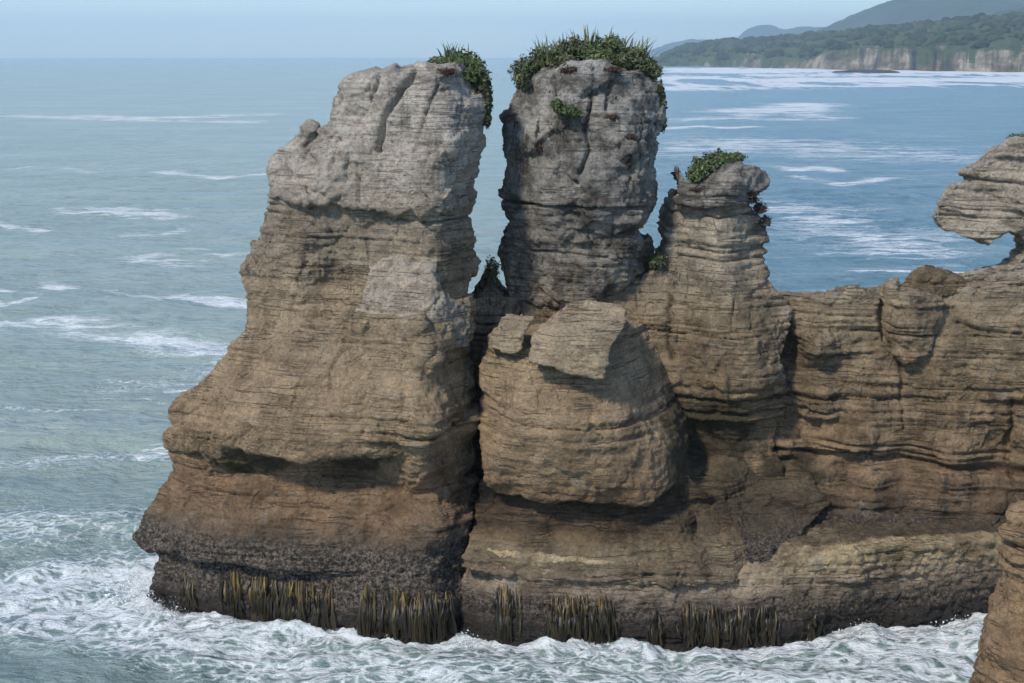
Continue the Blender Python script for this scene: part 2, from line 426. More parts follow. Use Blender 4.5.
    for line, wd, dp in cracks:
        L2 = [at(x, y, Ys - 1.5) for x, y in line]
        best = np.full(len(V), 9.0)
        jx = V[:, 0] + .06 * vnoise(V, .35, 31)
        for p, q in zip(L2[:-1], L2[1:]):
            ex, ez = q[0] - p[0], q[2] - p[2]
            t = np.clip(((jx - p[0]) * ex + (V[:, 2] - p[2]) * ez) / (ex * ex + ez * ez), 0, 1)
            best = np.minimum(best, np.hypot(jx - p[0] - ex * t, V[:, 2] - p[2] - ez * t))
        V2 -= N * (dp * np.exp(-(best / wd) ** 2) * (N[:, 1] < 0.3))[:, None]
    org = None
    if not parent: org = (V2[:, 0].mean(), V2[:, 1].mean(), V2[:, 2].min())
    return mesh_obj(name, V2, F, mat, parent, True, org)

# ================================================================== LEFT STACK
LS = empty('sea_stack', tuple(sea(310, 632) * np.array([1, 1.08, 1])))
tag(LS, 'tallest and broadest tan limestone sea stack with a wide dark foot in the surf', 'rock stack')
rock('tidal_base', [(152, 535), (154, 575), (148, 596), (146, 625), (150, 690), (463, 700), (457, 606), (472, 560), (475, 500), (300, 505), (165, 520)],
     [(155, 560, 54.2), (200, 560, 53), (300, 558, 52), (440, 558, 51.3), (470, 560, 52.8), (152, 600, 54.2), (200, 602, 52.7), (300, 606, 51.5), (440, 612, 50.8), (458, 610, 51.6),
      (160, 640, 53.6), (300, 660, 51.3), (440, 665, 50.5)], 54.4, 61, M_TAN, LS, k=1.0, pits=.7, block=.5, flute=1.5, seed=1)
rock('undercut_foot', [(130, 541), (135, 531), (150, 502), (162, 479), (170, 462), (300, 462), (440, 462), (476, 475), (474, 540), (446, 545), (420, 551), (380, 546), (300, 547), (230, 540), (180, 541), (150, 547)],
     [(165, 482, 55), (200, 488, 53.7), (300, 490, 52.9), (400, 492, 52.5), (435, 492, 52.2), (470, 490, 53.7), (138, 540, 54.7), (180, 538, 52.7), (240, 538, 52.0), (300, 543, 51.5), (420, 546, 50.9), (446, 535, 51.3), (472, 535, 53)],
     54.6, 61, M_TAN, LS, k=.6, pits=.35, seed=2)
rock('overhang', [(180, 415), (168, 433), (164, 450), (168, 464), (172, 480), (200, 486), (300, 488), (380, 490), (420, 498), (433, 496), (455, 480), (477, 455), (477, 405), (300, 412)],
     [(170, 450, 54.6), (200, 438, 52.8), (300, 440, 51.5), (400, 445, 51.0), (437, 440, 50.6), (445, 440, 51.6), (470, 440, 54.2), (240, 472, 53.6), (215, 460, 53.0), (270, 452, 52.0), (300, 470, 52.9), (340, 468, 53.0), (390, 478, 52.6),
      (430, 468, 51.2), (200, 482, 54.2), (300, 488, 53.3), (428, 490, 52.0)], 54.8, 61, M_TAN, LS, k=.8, seed=3)
rock('broad_body', [(248, 300), (249, 325), (235, 346), (214, 370), (195, 387), (178, 395), (173, 406), (179, 424), (300, 437), (437, 434), (472, 425), (474, 380), (470, 345), (475, 310), (472, 294)],
     [(182, 412, 53.8), (240, 415, 52.3), (300, 428, 51.3), (400, 430, 50.7), (439, 430, 50.3), (446, 430, 51.3), (470, 420, 54.2), (222, 375, 53.8), (300, 360, 52.6), (400, 360, 51.5), (437, 350, 51.0), (445, 350, 51.9), (468, 350, 54.6),
      (252, 310, 54.8), (300, 312, 53.8), (360, 312, 53), (430, 312, 52.3), (470, 310, 54)], 55, 61, M_TAN, LS, k=.9, seed=4, strata=.65, block=.55, cracks=[([(345, 345), (333, 365), (336, 378)], .05, .2)])
rock('ledge_block', [(338, 318), (352, 312), (372, 313), (400, 312), (428, 309), (434, 330), (442, 352), (430, 372), (340, 372)],
     [(345, 330, 52.3), (390, 322, 51.6), (428, 322, 51.2), (436, 335, 51.6), (350, 350, 52.2), (400, 352, 51.3), (434, 352, 51.0), (345, 370, 52.5), (400, 370, 51.5), (432, 370, 51.1)], 52.2, 55, M_TAN, LS, k=.35, lump=.12, strata=.8, seed=5)
rock('pale_outcrop', [(357, 316), (362, 295), (368, 268), (378, 256), (398, 250), (428, 247), (440, 258), (441, 284), (452, 296), (470, 312), (472, 345), (425, 345), (420, 330)],
     [(372, 272, 53.4), (400, 290, 52.7), (432, 285, 52.3), (438, 300, 52.2), (362, 312, 52.8), (400, 312, 52.2), (436, 318, 51.9), (398, 256, 53.4), (430, 252, 53.2), (466, 320, 53.2), (455, 305, 52.8)], 53.4, 57, M_PALE, LS, k=.5, strata=.5, lump=.2, seed=6,
     cracks=[([(440, 300), (425, 313), (380, 314), (352, 312)], .06, .12)])
rock('waist', [(271, 192), (264, 212), (263, 229), (256, 242), (240, 270), (236, 278), (243, 290), (246, 318), (472, 318), (472, 285), (480, 262), (478, 240), (470, 215), (475, 192)],
     [(268, 210, 55.4), (300, 210, 54.3), (400, 214, 53.4), (447, 212, 53.1), (470, 210, 55), (262, 240, 55.4), (246, 275, 55.4), (300, 262, 54.0), (330, 276, 54.5), (400, 250, 53.5), (447, 255, 53.2), (475, 260, 55.2),
      (300, 300, 53.9), (250, 310, 55.2), (440, 310, 53.0), (470, 310, 54.5)], 55.6, 60.5, M_TAN, LS, k=.8, seed=7)
rock('cap', [(266, 198), (268, 178), (264, 170), (272, 158), (280, 147), (292, 140), (303, 130), (312, 122), (317, 124), (316, 133), (324, 138), (334, 124), (340, 106), (341, 88), (352, 77), (368, 72), (384, 71),
      (395, 66), (404, 72), (412, 67), (425, 66), (440, 64), (458, 62), (472, 68), (483, 80), (486, 100), (480, 128), (483, 140), (479, 160), (478, 178), (474, 190), (476, 198), (450, 207), (410, 208), (370, 206), (330, 203), (300, 200), (275, 199)],
     [(270, 180, 55.4), (300, 170, 54.2), (320, 145, 54.4), (340, 150, 54), (400, 140, 53.3), (447, 120, 53.0), (455, 150, 52.6), (478, 150, 55), (345, 95, 54.6), (372, 90, 54.0), (400, 82, 53.7), (440, 75, 53.6), (475, 80, 55.2),
      (300, 196, 53.9), (360, 200, 53.3), (400, 203, 53), (450, 202, 52.8), (470, 195, 54.8)], 55.6, 60, M_TAN, LS, k=.6, seed=8, lump=.2, flute=1.8, strata=.32, block=.95,
     cracks=[([(415, 72), (398, 95), (385, 118), (380, 150)], .09, .4), ([(380, 75), (372, 100), (378, 110)], .07, .3), ([(440, 85), (428, 110), (415, 150)], .05, .22), ([(358, 165), (360, 200)], .05, .2),
             ([(340, 140), (330, 170)], .06, .2), ([(300, 148), (316, 135)], .07, .25)])

# ================================================================== MIDDLE STACK
p0 = at(580, 300, 57)
MS = empty('sea_stack', tuple(p0))
tag(MS, 'grey block shaped limestone stack in the middle, crowned with a thick mat of green shrubs', 'rock stack')
rock('upper_block', [(518, 78), (540, 68), (570, 65), (610, 66), (640, 69), (655, 78), (658, 96), (664, 110), (666, 124), (656, 145), (651, 165), (655, 185), (650, 208), (639, 217), (610, 236), (545, 236), (512, 216),
      (507, 209), (500, 200), (501, 183), (504, 163), (500, 135), (503, 115), (515, 95)],
     [(508, 140, 57), (535, 140, 55.8), (590, 140, 55.2), (640, 140, 55.4), (658, 130, 57), (508, 190, 57), (535, 195, 55.8), (595, 195, 55.0), (640, 190, 55.6), (525, 85, 56.8), (560, 80, 56.1), (615, 78, 56.0), (650, 85, 56.9),
      (560, 222, 55.7), (620, 220, 55.5)], 57.3, 61.5, M_GREY, MS, k=.8, seed=11, strata=.35, flute=1.8, block=1.0,
     cracks=[([(592, 100), (584, 130), (590, 150), (578, 172)], .07, .35), ([(555, 70), (556, 95), (548, 125)], .06, .3), ([(612, 75), (605, 110)], .05, .2), ([(500, 203), (560, 206), (650, 208)], .06, .3)])
rock('lower_block', [(516, 214), (504, 232), (500, 256), (502, 280), (508, 299), (530, 304), (560, 303), (590, 298), (620, 287), (644, 269), (652, 255), (651, 240), (640, 231), (634, 221), (610, 200), (540, 200)],
     [(508, 250, 57.2), (535, 245, 56.1), (590, 245, 55.6), (630, 250, 55.7), (648, 255, 57), (515, 290, 57), (560, 292, 55.9), (610, 280, 55.8), (560, 220, 55.8), (620, 224, 55.9), (580,235,55.6)], 57.3, 61, M_GREY, MS, k=.8, seed=12, strata=.55, block=.9, flute=1.4,
     cracks=[([(505, 250), (560, 254), (648, 262)], .05, .15)])

# ================================================================== THIRD STACK + SADDLE
TS = empty('sea_stack', tuple(at(730, 500, 56)))
tag(TS, 'smallest of the three stacks, layered brown limestone with a notched overhanging cap', 'rock stack')
rock('layered_body', [(678, 196), (668, 218), (664, 250), (655, 270), (640, 279), (600, 294), (540, 304), (505, 300), (493, 284), (486, 266), (478, 288), (470, 310), (470, 520), (800, 530), (786, 480), (772, 440), (784, 385), (776, 352),
      (789, 330), (790, 302), (776, 286), (767, 268), (772, 236), (760, 215), (744, 196)],
     [(685, 215, 57), (718, 220, 55.9), (758, 230, 57.2), (676, 260, 56.9), (720, 260, 55.6), (764, 265, 57), (690, 300, 55.6), (735, 300, 55), (784, 310, 56.2), (600, 310, 56.2), (540, 310, 56.6), (490, 300, 57), (640, 330, 55.8),
      (700, 345, 54.8), (740, 345, 54.3), (782, 345, 55.6), (640, 400, 55.6), (690, 400, 55.0), (730, 395, 54.3), (765, 390, 54.2), (778, 400, 55.6), (690, 450, 55.9), (730, 450, 55.4), (770, 450, 55.6), (600, 450, 55.5), (700, 500, 55), (780, 500, 55)],
     56.6, 61, M_WALL, TS, k=.7, taper=.04, seed=21, strata=1.4, cracks=[([(672, 300), (668, 345), (672, 360)], .08, .4), ([(735, 300), (730, 330)], .05, .15)])
rock('notched_cap', [(673, 168), (680, 164), (690, 179), (702, 176), (718, 166), (736, 162), (752, 165), (766, 172), (769, 181), (764, 188), (742, 190), (744, 202), (720, 206), (690, 206), (676, 203), (674, 188)],
     [(676, 180, 57.2), (690, 192, 56.4), (720, 185, 55.6), (738, 180, 55.4), (764, 180, 56.6), (690, 203, 56.2), (735, 203, 55.8), (735, 166, 56), (712, 172, 56.3)], 57, 60, M_GREY, TS, k=.45, seed=22, lump=.16, strata=.8,
     cracks=[([(674, 198), (700, 197), (742, 199)], .06, .2)])
rock('mossy_foot', [(640, 440), (800, 440), (815, 470), (832, 488), (846, 516), (806, 532), (780, 548), (766, 574), (742, 568), (700, 552), (640, 535), (610, 510)],
     [(690, 450, 56.6), (780, 450, 56.6), (690, 475, 54.0), (640, 500, 53.2), (720, 475, 54.2), (750, 478, 55.1), (812, 482, 55.0), (840, 512, 54.5), (740, 505, 53.6), (795, 512, 53.8), (750, 540, 52.2), (766, 562, 51.2), (690, 520, 52.9), (650, 525, 53.0), (780, 535, 52.6), (715, 535, 52.3)], 53.4, 58, M_DARK, TS, k=.6, seed=23, pits=.35, strata=1.0)

# ================================================================== FRONT KNOLL
FK = empty('rock_knoll', tuple(sea(590, 645) * np.array([1, 1.05, 1])))
tag(FK, 'rounded tan rock knoll below the grey stack with two slabs on top', 'rock')
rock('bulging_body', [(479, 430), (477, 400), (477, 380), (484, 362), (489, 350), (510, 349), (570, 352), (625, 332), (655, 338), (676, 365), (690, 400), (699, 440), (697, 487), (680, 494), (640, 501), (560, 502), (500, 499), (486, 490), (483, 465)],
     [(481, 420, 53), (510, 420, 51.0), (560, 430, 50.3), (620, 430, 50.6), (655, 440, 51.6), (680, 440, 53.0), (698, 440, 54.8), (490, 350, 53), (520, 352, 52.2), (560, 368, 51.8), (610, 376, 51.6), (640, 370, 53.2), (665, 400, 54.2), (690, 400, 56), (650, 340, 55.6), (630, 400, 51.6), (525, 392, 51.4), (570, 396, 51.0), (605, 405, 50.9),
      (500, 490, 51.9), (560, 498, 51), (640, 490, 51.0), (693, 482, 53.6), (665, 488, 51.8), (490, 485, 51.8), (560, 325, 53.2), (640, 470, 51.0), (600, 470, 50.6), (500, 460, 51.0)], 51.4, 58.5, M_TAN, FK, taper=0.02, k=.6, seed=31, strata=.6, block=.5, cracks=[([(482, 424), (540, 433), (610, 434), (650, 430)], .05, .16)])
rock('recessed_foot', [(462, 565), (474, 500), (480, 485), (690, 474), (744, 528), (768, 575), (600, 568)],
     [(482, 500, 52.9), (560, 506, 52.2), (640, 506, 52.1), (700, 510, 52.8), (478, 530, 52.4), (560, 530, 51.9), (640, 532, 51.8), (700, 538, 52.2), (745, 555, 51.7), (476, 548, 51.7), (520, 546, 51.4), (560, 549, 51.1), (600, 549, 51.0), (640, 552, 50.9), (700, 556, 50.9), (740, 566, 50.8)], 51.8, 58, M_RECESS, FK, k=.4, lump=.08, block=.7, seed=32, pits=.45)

SL = rock('slab_boulder', [(527, 350), (530, 336), (551, 316), (575, 305), (595, 302), (635, 308), (634, 322), (610, 343), (600, 369), (575, 364), (529, 355)],
     [(530, 352, 50.9), (560, 360, 50.5), (592, 362, 50.2), (612, 340, 50.9), (635, 312, 53.2), (560, 338, 50.9), (590, 345, 50.5), (605, 306, 53.6), (572, 306, 53.5), (545, 322, 52.2), (620, 325, 52.0)], 52.0, 55, M_SLAB, None, k=.25, seed=33, lump=.1, strata=.5, flute=.3,
     cracks=[([(528, 352), (560, 359), (592, 362)], .04, .1)])
tag(SL, 'large tilted flat topped slab resting on the rounded knoll', 'boulder')
SB = rock('slab_boulder', [(485, 348), (490, 334), (499, 318), (510, 314), (540, 315), (526, 331), (522, 348), (508, 351)],
     [(490, 345, 52.3), (510, 345, 51.8), (525, 340, 51.9), (500, 325, 52.4), (530, 320, 52.6)], 52.6, 55, M_SLAB, None, k=.3, seed=34, lump=.1, strata=.5, flute=.3)
tag(SB, 'smaller squarish slab beside the dark cleft, left of the large tilted slab', 'boulder')

# ================================================================== TIDAL SHELF
SH = rock('tidal_shelf', [(457, 606), (466, 560), (476, 549), (560, 550), (640, 554), (735, 562), (768, 558), (790, 548), (860, 544), (1000, 541), (1100, 541), (1200, 541), (1200, 720), (470, 720)],
     [(466, 565, 52), (520, 560, 51), (600, 563, 50.6), (740, 575, 50.5), (780, 560, 50.7), (850, 553, 50.9), (1000, 550, 52.0), (1150, 550, 52.2), (460, 610, 51.8), (500, 610, 50.7), (600, 612, 50.2), (740, 612, 50.2), (850, 595, 51.0), (1000, 590, 52.4),
      (480, 650, 50.5), (600, 660, 50.0), (740, 660, 50.1), (850, 640, 51.5), (1000, 630, 52.6), (1150, 630, 52.9)], 51.6, 58.5, M_SHELF, None, k=.35, seed=41, pits=.85, block=.4, lump=.06, taper=.03, strata=1.0)
tag(SH, 'low rough tidal shelf crusted with barnacles running right along the waterline', 'rock shelf')

# ================================================================== RIGHT WALL
RW = empty('rock_wall', tuple(at(920, 520, 56)))
tag(RW, 'long brown layered limestone wall at right between the smallest stack and the picture edge', 'rock wall')
rock('layered_face', [(770, 290), (800, 293), (842, 293), (850, 287), (862, 287), (876, 292), (886, 290), (893, 279), (898, 290), (910, 287), (930, 284), (960, 280), (1000, 276), (1024, 274), (1200, 270), (1200, 545), (760, 560), (760, 400)],
     [(782, 400, 56.2), (794, 345, 56.9), (806, 350, 55.8), (806, 400, 55.8), (814, 370, 56.4), (824, 350, 55.4), (826, 400, 55.3), (818, 425, 56.0), (835, 360, 56.2), (793, 410, 56.7), (842, 330, 56.1), (845, 400, 55.7), (870, 320, 55.9), (870, 400, 55.4), (889, 340, 56.1), (920, 350, 55.6), (960, 290, 55.8), (960, 345, 55.3), (1005, 330, 55.3),
      (945, 310, 55.7), (1030, 340, 55.1), (1000, 400, 54.9), (960, 400, 55.2), (910, 400, 55.6), (1009, 440, 55.4), (1025, 440, 54.7), (870, 445, 54.8), (790, 455, 55.6), (850, 452, 54.9), (950, 452, 54.6), (850, 462, 55.7), (790, 462, 56.2), (900, 464, 55.5), (1000, 468, 55.3),
      (820, 485, 54.9), (870, 482, 54.5), (950, 482, 54.3), (1010, 485, 54.6), (850, 518, 54.5), (1000, 520, 54.2), (1150, 400, 55), (1150, 500, 54.4)], 56.6, 61, M_WALL, RW, k=.6, lump=.07, block=.6, seed=51, strata=1.15, flute=1.5,
     cracks=[([(893, 285), (888, 315), (890, 345)], .10, .5), ([(962, 325), (985, 332), (1024, 334)], .06, .25), ([(1010, 400), (1009, 480)], .07, .35), ([(905, 360), (906, 430)], .08, .2), ([(776, 455), (850, 458), (940, 463), (1024, 469)], .13, .55), ([(790, 441), (860, 446), (1010, 455)], .06, .22), ([(800, 448), (900, 455), (1010, 461)], .05, .2), ([(800, 318), (880, 322)], .05, .15), ([(830, 372), (1000, 380)], .04, .12)])
rock('bulging_column', [(891, 305), (900, 294), (928, 291), (942, 297), (942, 330), (930, 337), (926, 352), (908, 362), (894, 352), (888, 330)],
     [(894, 310, 55.6), (912, 308, 55.0), (938, 310, 55.5), (915, 328, 55.0), (900, 330, 55.1), (936, 330, 55.5), (910, 350, 55.2), (893, 340, 55.6)], 55.8, 58, M_WALL, RW, k=.5, seed=52, strata=1.2)
rock('pinnacle', [(882, 300), (888, 288), (893, 277), (897, 284), (901, 300)], [(886, 295, 57.2), (893, 285, 57.0), (899, 295, 57.2)], 57.4, 58.6, M_PALE, RW, k=.2, h=.05, lump=.05, seed=54)
DB = rock('boulder', [(903, 289), (908, 279), (918, 271), (932, 267), (946, 266), (957, 273), (964, 284), (950, 290), (920, 292)], [(912, 282, 56.4), (930, 274, 55.9), (948, 272, 56), (955, 284, 55.9), (925, 286, 55.8)], 57.2, 58.5, M_DARK, None, k=.4, lump=.1, seed=55)
tag(DB, 'dark weathered boulder at the foot of the rock arch', 'boulder')
AR = rock('rock_arch', [(933, 218), (938, 206), (945, 193), (952, 184), (966, 181), (962, 173), (976, 165), (988, 152), (998, 142), (1012, 138), (1024, 137), (1080, 128), (1200, 124), (1200, 300), (930, 300), (945, 285), (956, 272),
      (975, 270), (986, 268), (1004, 263), (1014, 252), (1019, 241), (1012, 231), (1000, 228), (991, 234), (983, 242), (974, 238), (962, 237), (950, 232), (944, 233), (938, 226)],
     [(945, 215, 56.9), (965, 210, 56.4), (1000, 200, 56.0), (1024, 200, 55.2), (975, 172, 56.2), (1000, 160, 55.8), (1024, 160, 55.6), (960, 280, 56.4), (1010, 270, 56), (975, 238, 56.1), (1018, 245, 55.8), (1150, 200, 55.2), (1150, 290, 55.6)],
     57, 58.7, M_PALE, None, k=.3, h=.055, seed=53, lump=.06, strata=1.0, block=.6, cracks=[([(962, 181), (1000, 183), (1024, 184)], .06, .25)])
tag(AR, 'pale ragged rock arch with a small see-through hole on top of the right wall', 'rock arch')

# ================================================================== NEAR ROCK at lower right
NR = rock('foreground_rock', [(1021, 502), (1007, 512), (999, 530), (1000, 556), (1003, 575), (997, 598), (988, 622), (983, 645), (977, 662), (974, 690), (955, 760), (955, 860), (1285, 860), (1285, 480), (1085, 480)],
     [(999, 560, 38.4), (1015, 560, 37.8), (995, 620, 38.0), (1015, 620, 37.4), (981, 670, 38.0), (1005, 670, 37.2), (1045, 520, 38), (1045, 620, 36.8), (1185, 560, 37), (975, 800, 37.5), (1185, 800, 36)], 38.3, 43, M_NEAR, None, k=.7, taper=.42, h=.055, seed=61, rough=1.2, pits=.4)
tag(NR, 'rough orange brown rock nearest the camera in the bottom right corner', 'rock')

# ================================================================== WATER
def make_water():
    na = 520
    ang = np.concatenate([np.linspace(-180, -42, 40)[:-1], np.linspace(-42, 42, na), np.linspace(42, 180, 40)[1:]])
    rs = [4.0]
    while rs[-1] < 700: rs.append(rs[-1] * (1.03 if rs[-1] < 35 else 1.0042))
    while rs[-1] < 17500: rs.append(rs[-1] * 1.03)
    rs = np.array(rs)
    A, Rr = np.meshgrid(np.radians(ang), rs, indexing='ij')
    X = np.sin(A) * Rr; Y = np.cos(A) * Rr
    P = np.stack([X.ravel(), Y.ravel(), np.zeros(X.size)], 1)
    fade = np.clip(1 - Rr.ravel() / 600, 0, 1)
    x, y = P[:, 0], P[:, 1]
    wx = x + 3.0 * vnoise(P, 14, 5); wy = y + 3.0 * vnoise(P, 14, 6)
    z = .22 * np.sin((wy * .93 + wx * .25) * 2 * np.pi / 17 + 2 * vnoise(P, 40, 9)) + .10 * np.sin((wy * .8 - wx * .5) * 2 * np.pi / 7.3 + 1.5 * vnoise(P, 20, 8))
    z += .22 * fbm(P, (5, 3.2, 1), 5, 12, .52) * np.clip(.6 + vnoise(P, 25, 3), .3, 1.4)
    z += .10 * (1 - 2 * np.abs(fbm(P, (2.4, 1.6, 1), 3, 17, .5)))
    z *= fade
    n_r = len(rs)
    # foam amount
    foam = np.zeros(len(P))
    def seg(pts, wid, amt):
        W = [sea(*p) for p in pts]; best = np.full(len(P), 1e9)
        for p, q in zip(W[:-1], W[1:]):
            e = q - p; t = np.clip(((x - p[0]) * e[0] + (y - p[1]) * e[1]) / (e[0] ** 2 + e[1] ** 2), 0, 1)
            best = np.minimum(best, np.hypot(x - p[0] - e[0] * t, y - p[1] - e[1] * t))
        return amt * np.exp(-(best / wid) ** 2)
    shore = seg([(150, 560), (148, 606), (200, 618), (300, 634), (460, 642), (600, 648), (740, 648), (850, 633), (1010, 624)], 1.5, .74)
    foam = np.maximum(foam, shore)
    foam = np.maximum(foam, seg([(-60, 600), (130, 620), (300, 670), (700, 680), (1000, 665)], 4.2, .54))
    foam = np.maximum(foam, seg([(860, 660), (1000, 645)], 3.0, .66))
    foam = np.maximum(foam, seg([(0, 590), (110, 560)], 4.0, .60))
    foam = np.maximum(foam, seg([(-100, 530), (60, 530), (160, 525)], 5, .50))
    foam = np.maximum(foam, seg([(-40, 470), (80, 458), (190, 452)], 2.6, .50))
    foam = np.maximum(foam, seg([(-40, 412), (60, 408), (130, 404)], 1.4, .42))
    foam = np.maximum(foam, seg([(-60, 322), (60, 320), (120, 334), (240, 360)], 5, .50))
    foam = np.maximum(foam, seg([(40, 284), (120, 292), (250, 302)], 1.6, .58))
    foam = np.maximum(foam, seg([(120, 385), (230, 370)], 4, .45))
    foam = np.maximum(foam, seg([(150, 258), (190, 262)], 4, .50))
    foam = np.maximum(foam, seg([(20, 116), (130, 120), (250, 122)], 14, .42))
    foam = np.maximum(foam, seg([(700, 150), (760, 142), (900, 156)], 40, .40))
    foam = np.maximum(foam, seg([(780, 210), (860, 240), (900, 250)], 16, .40))
    tr = np.random.default_rng(19)
    for i in range(34):      # thin drifting foam trails
        y0_ = 95 + 430 * tr.uniform() ** 1.1; x0_ = tr.uniform(-80, 200) if tr.uniform() < .75 else tr.uniform(660, 980)
        if x0_ > 400: y0_ = tr.uniform(105, 280)
        ln = tr.uniform(40, 170); a_ = tr.normal(0, 4); Yd = sea(x0_, y0_)[1]
        foam = np.maximum(foam, seg([(x0_, y0_), (x0_ + ln * .35, y0_ + a_), (x0_ + ln * .7, y0_ + a_ * .3), (x0_ + ln, y0_ + tr.normal(0, 4))], Yd * Yd / 30800 * tr.uniform(1.0, 2.4), tr.uniform(.36, .56)))
    d = Rr.ravel(); an = np.degrees(A.ravel())
    # surf along the far coast
    # coast runs from 3100 m (px 655) to 1700 m (px 1024)
    pxr = 512 + np.tan(A.ravel().clip(-1.2, 1.2)) * FPX
    pyr = 56 + FPX * 22 / np.maximum(y, 1)     # approximate row, used only to lay out how far the surf reaches off the beach
    w = np.clip((pxr - 640) / 30, 0, 1) * (y > 0)
    s1 = np.exp(-((y - 1500) / 620) ** 2) + np.exp(-((y - 2600) / 700) ** 2)
    foam = np.maximum(foam, .84 * w * np.clip(s1, 0, 1) * np.clip(.80 + .75 * vnoise(P, (420, 120, 1), 23) + .25 * vnoise(P, (90, 40, 1), 24), .1, 1.25))
    base_f = .30 * np.clip(.6 + vnoise(P, (30, 22, 1), 33), 0, 1.2) * np.clip((260 - d) / 200, 0, 1)
    foam = np.maximum(foam, base_f)
    foam += .14 * vnoise(P, (9, 5, 1), 35) * (foam > .1) * np.clip(1.3 - d / 300, 0, 1)
    # lumpy churned water where the foam is thick, and steeper breakers in the far surf
    z += np.clip(foam - .3, 0, 1) * .42 * fbm(P, 1.5, 5, 77, .6) * (d < 150) + shore * .32 * np.abs(fbm(P, .9, 3, 78))
    z += w * np.clip(s1, 0, 1) * np.clip(vnoise(P, (180, 45, 1), 29) - .1, 0, 1) * 2.6
    P[:, 2] = z
    I = np.arange(len(P)).reshape(len(ang), n_r)
    F = np.stack([I[:-1, :-1].ravel(), I[:-1, 1:].ravel(), I[1:, 1:].ravel(), I[1:, :-1].ravel()], 1)[:, ::-1]
    # inner disc
    c = len(P); P = np.vstack([P, [[0, 0, 0]]]); foam = np.append(foam, 0)
    fan = np.stack([np.full(len(ang) - 1, c), I[:-1, 0], I[1:, 0], I[1:, 0]], 1)
    s = NT('sea_water')
    fo = s.n('ShaderNodeAttribute', attribute_name='foam').outputs['Fac']
    xyz = s.sep(s.pos)
    wv = s.n('ShaderNodeTexNoise'); s.L(s.pos, wv.inputs['Vector']); wv.inputs['Scale'].default_value = .35; wv.inputs['Detail'].default_value = 5
    ds = s.n('ShaderNodeVectorMath', operation='MULTIPLY_ADD'); s.L(wv.outputs['Color'], ds.inputs[0]); ds.inputs[1].default_value = (3.2, 3.2, 0); s.L(s.pos, ds.inputs[2])
    Q = ds.outputs[0]
    r1 = s.math('SUBTRACT', 1, s.math('MULTIPLY', s.math('ABSOLUTE', s.math('SUBTRACT', s.noise(s.vscale(Q, (.8, 1.2, 0)), 1, 8, .68), .5)), 3.0))
    v1 = s.math('SUBTRACT', 1, s.math('MULTIPLY', s.voro(s.vscale(Q, (1.5, 2.1, 0)), 1, 'DISTANCE_TO_EDGE'), 2.4))
    near = s.math('MULTIPLY_ADD', v1, .45, s.math('MULTIPLY', r1, .5))
    far = s.math('SUBTRACT', 1, s.math('MULTIPLY', s.math('ABSOLUTE', s.math('SUBTRACT', s.noise(s.vscale(Q, (.045, .22, 0)), 1, 8, .68), .5)), 3.4))
    vf = s.math('SUBTRACT', 1, s.math('MULTIPLY', s.math('ABSOLUTE', s.math('SUBTRACT', s.noise(s.vscale(s.pos, (.03, .05, 0)), 1, 9, .7), .5)), 3.2))
    fq = s.step(xyz[1], 70, 130); fq2 = s.step(xyz[1], 200, 420); fq3 = s.step(xyz[1], 650, 1000)
    vs_ = s.math('SUBTRACT', 1, s.math('MULTIPLY', s.math('ABSOLUTE', s.math('SUBTRACT', s.noise(s.vscale(s.pos, (.014, .0028, 0)), 1, 8, .68), .5)), 4.5))
    pm = s.n('ShaderNodeMix'); s.L(fq, pm.inputs[0]); s.L(near, pm.inputs[2]); s.L(far, pm.inputs[3])
    pm2 = s.n('ShaderNodeMix'); s.L(fq2, pm2.inputs[0]); s.L(pm.outputs[0], pm2.inputs[2]); s.L(vf, pm2.inputs[3])
    pm3 = s.n('ShaderNodeMix'); s.L(fq3, pm3.inputs[0]); s.L(pm2.outputs[0], pm3.inputs[2]); s.L(vs_, pm3.inputs[3])
    pat = pm3.outputs[0]
    thr = s.math('SUBTRACT', 1.17, fo)
    df = s.math('SUBTRACT', pat, thr)
    fine = s.noise(s.pos, 6.5, 7, .78)
    m = s.step(s.math('MULTIPLY_ADD', s.math('SUBTRACT', fine, .5), .55, df), -.05, .24)
    m = s.math('MULTIPLY', m, s.step(fo, .03, .25))
    # silt: greener and paler at left / near the rocks, bluer towards the open right
    big = s.noise(s.vscale(s.pos, (.02, .035, 0)), 1, 5, .6)
    gx = s.math('DIVIDE', xyz[0], s.math('ADD', xyz[1], 10))
    mixf = s.step(s.math('ADD', gx, s.math('MULTIPLY_ADD', big, .16, -.08)), -.05, .16)
    mixf = s.math('MULTIPLY', mixf, s.step(xyz[1], 62, 150))
    body = s.mix(mixf, (.29, .36, .315), (.10, .195, .235))
    body = s.mix(s.step(big, .4, .7), body, s.mix(mixf, (.34, .41, .36), (.135, .23, .265)))
    stk = s.noise(s.vscale(Q, (.03, .16, 0)), 1, 9, .7); stk2 = s.noise(s.vscale(Q, (.2, .7, 0)), 1, 8, .7)
    body = s.mix(s.math('MULTIPLY', s.step(stk, .48, .72), .5), body, (.42, .48, .46))
    body = s.mix(s.math('MULTIPLY', s.step(stk2, .5, .72), .4), body, (.40, .47, .45))
    body = s.mix(s.math('MULTIPLY', s.step(xyz[1], 48, 84, 1, 0), .8), body, s.mix(s.step(s.noise(s.pos, .5, 6, .65), .35, .65), (.13, .20, .185), (.24, .31, .285)))
    col = s.mix(s.math('MULTIPLY', m, s.step(s.noise(s.pos, 1.5, 8, .7), .25, .62, .45, 1)), body, (.76, .78, .77))
    b = s.noise(s.vscale(s.pos, (1.2, 1.7, 1)), 1, 8, .62)
    bfar = s.noise(s.vscale(s.pos, (.10, .22, .2)), 1, 8, .65)
    bvf = s.noise(s.vscale(s.pos, (.012, .03, .03)), 1, 7, .6)
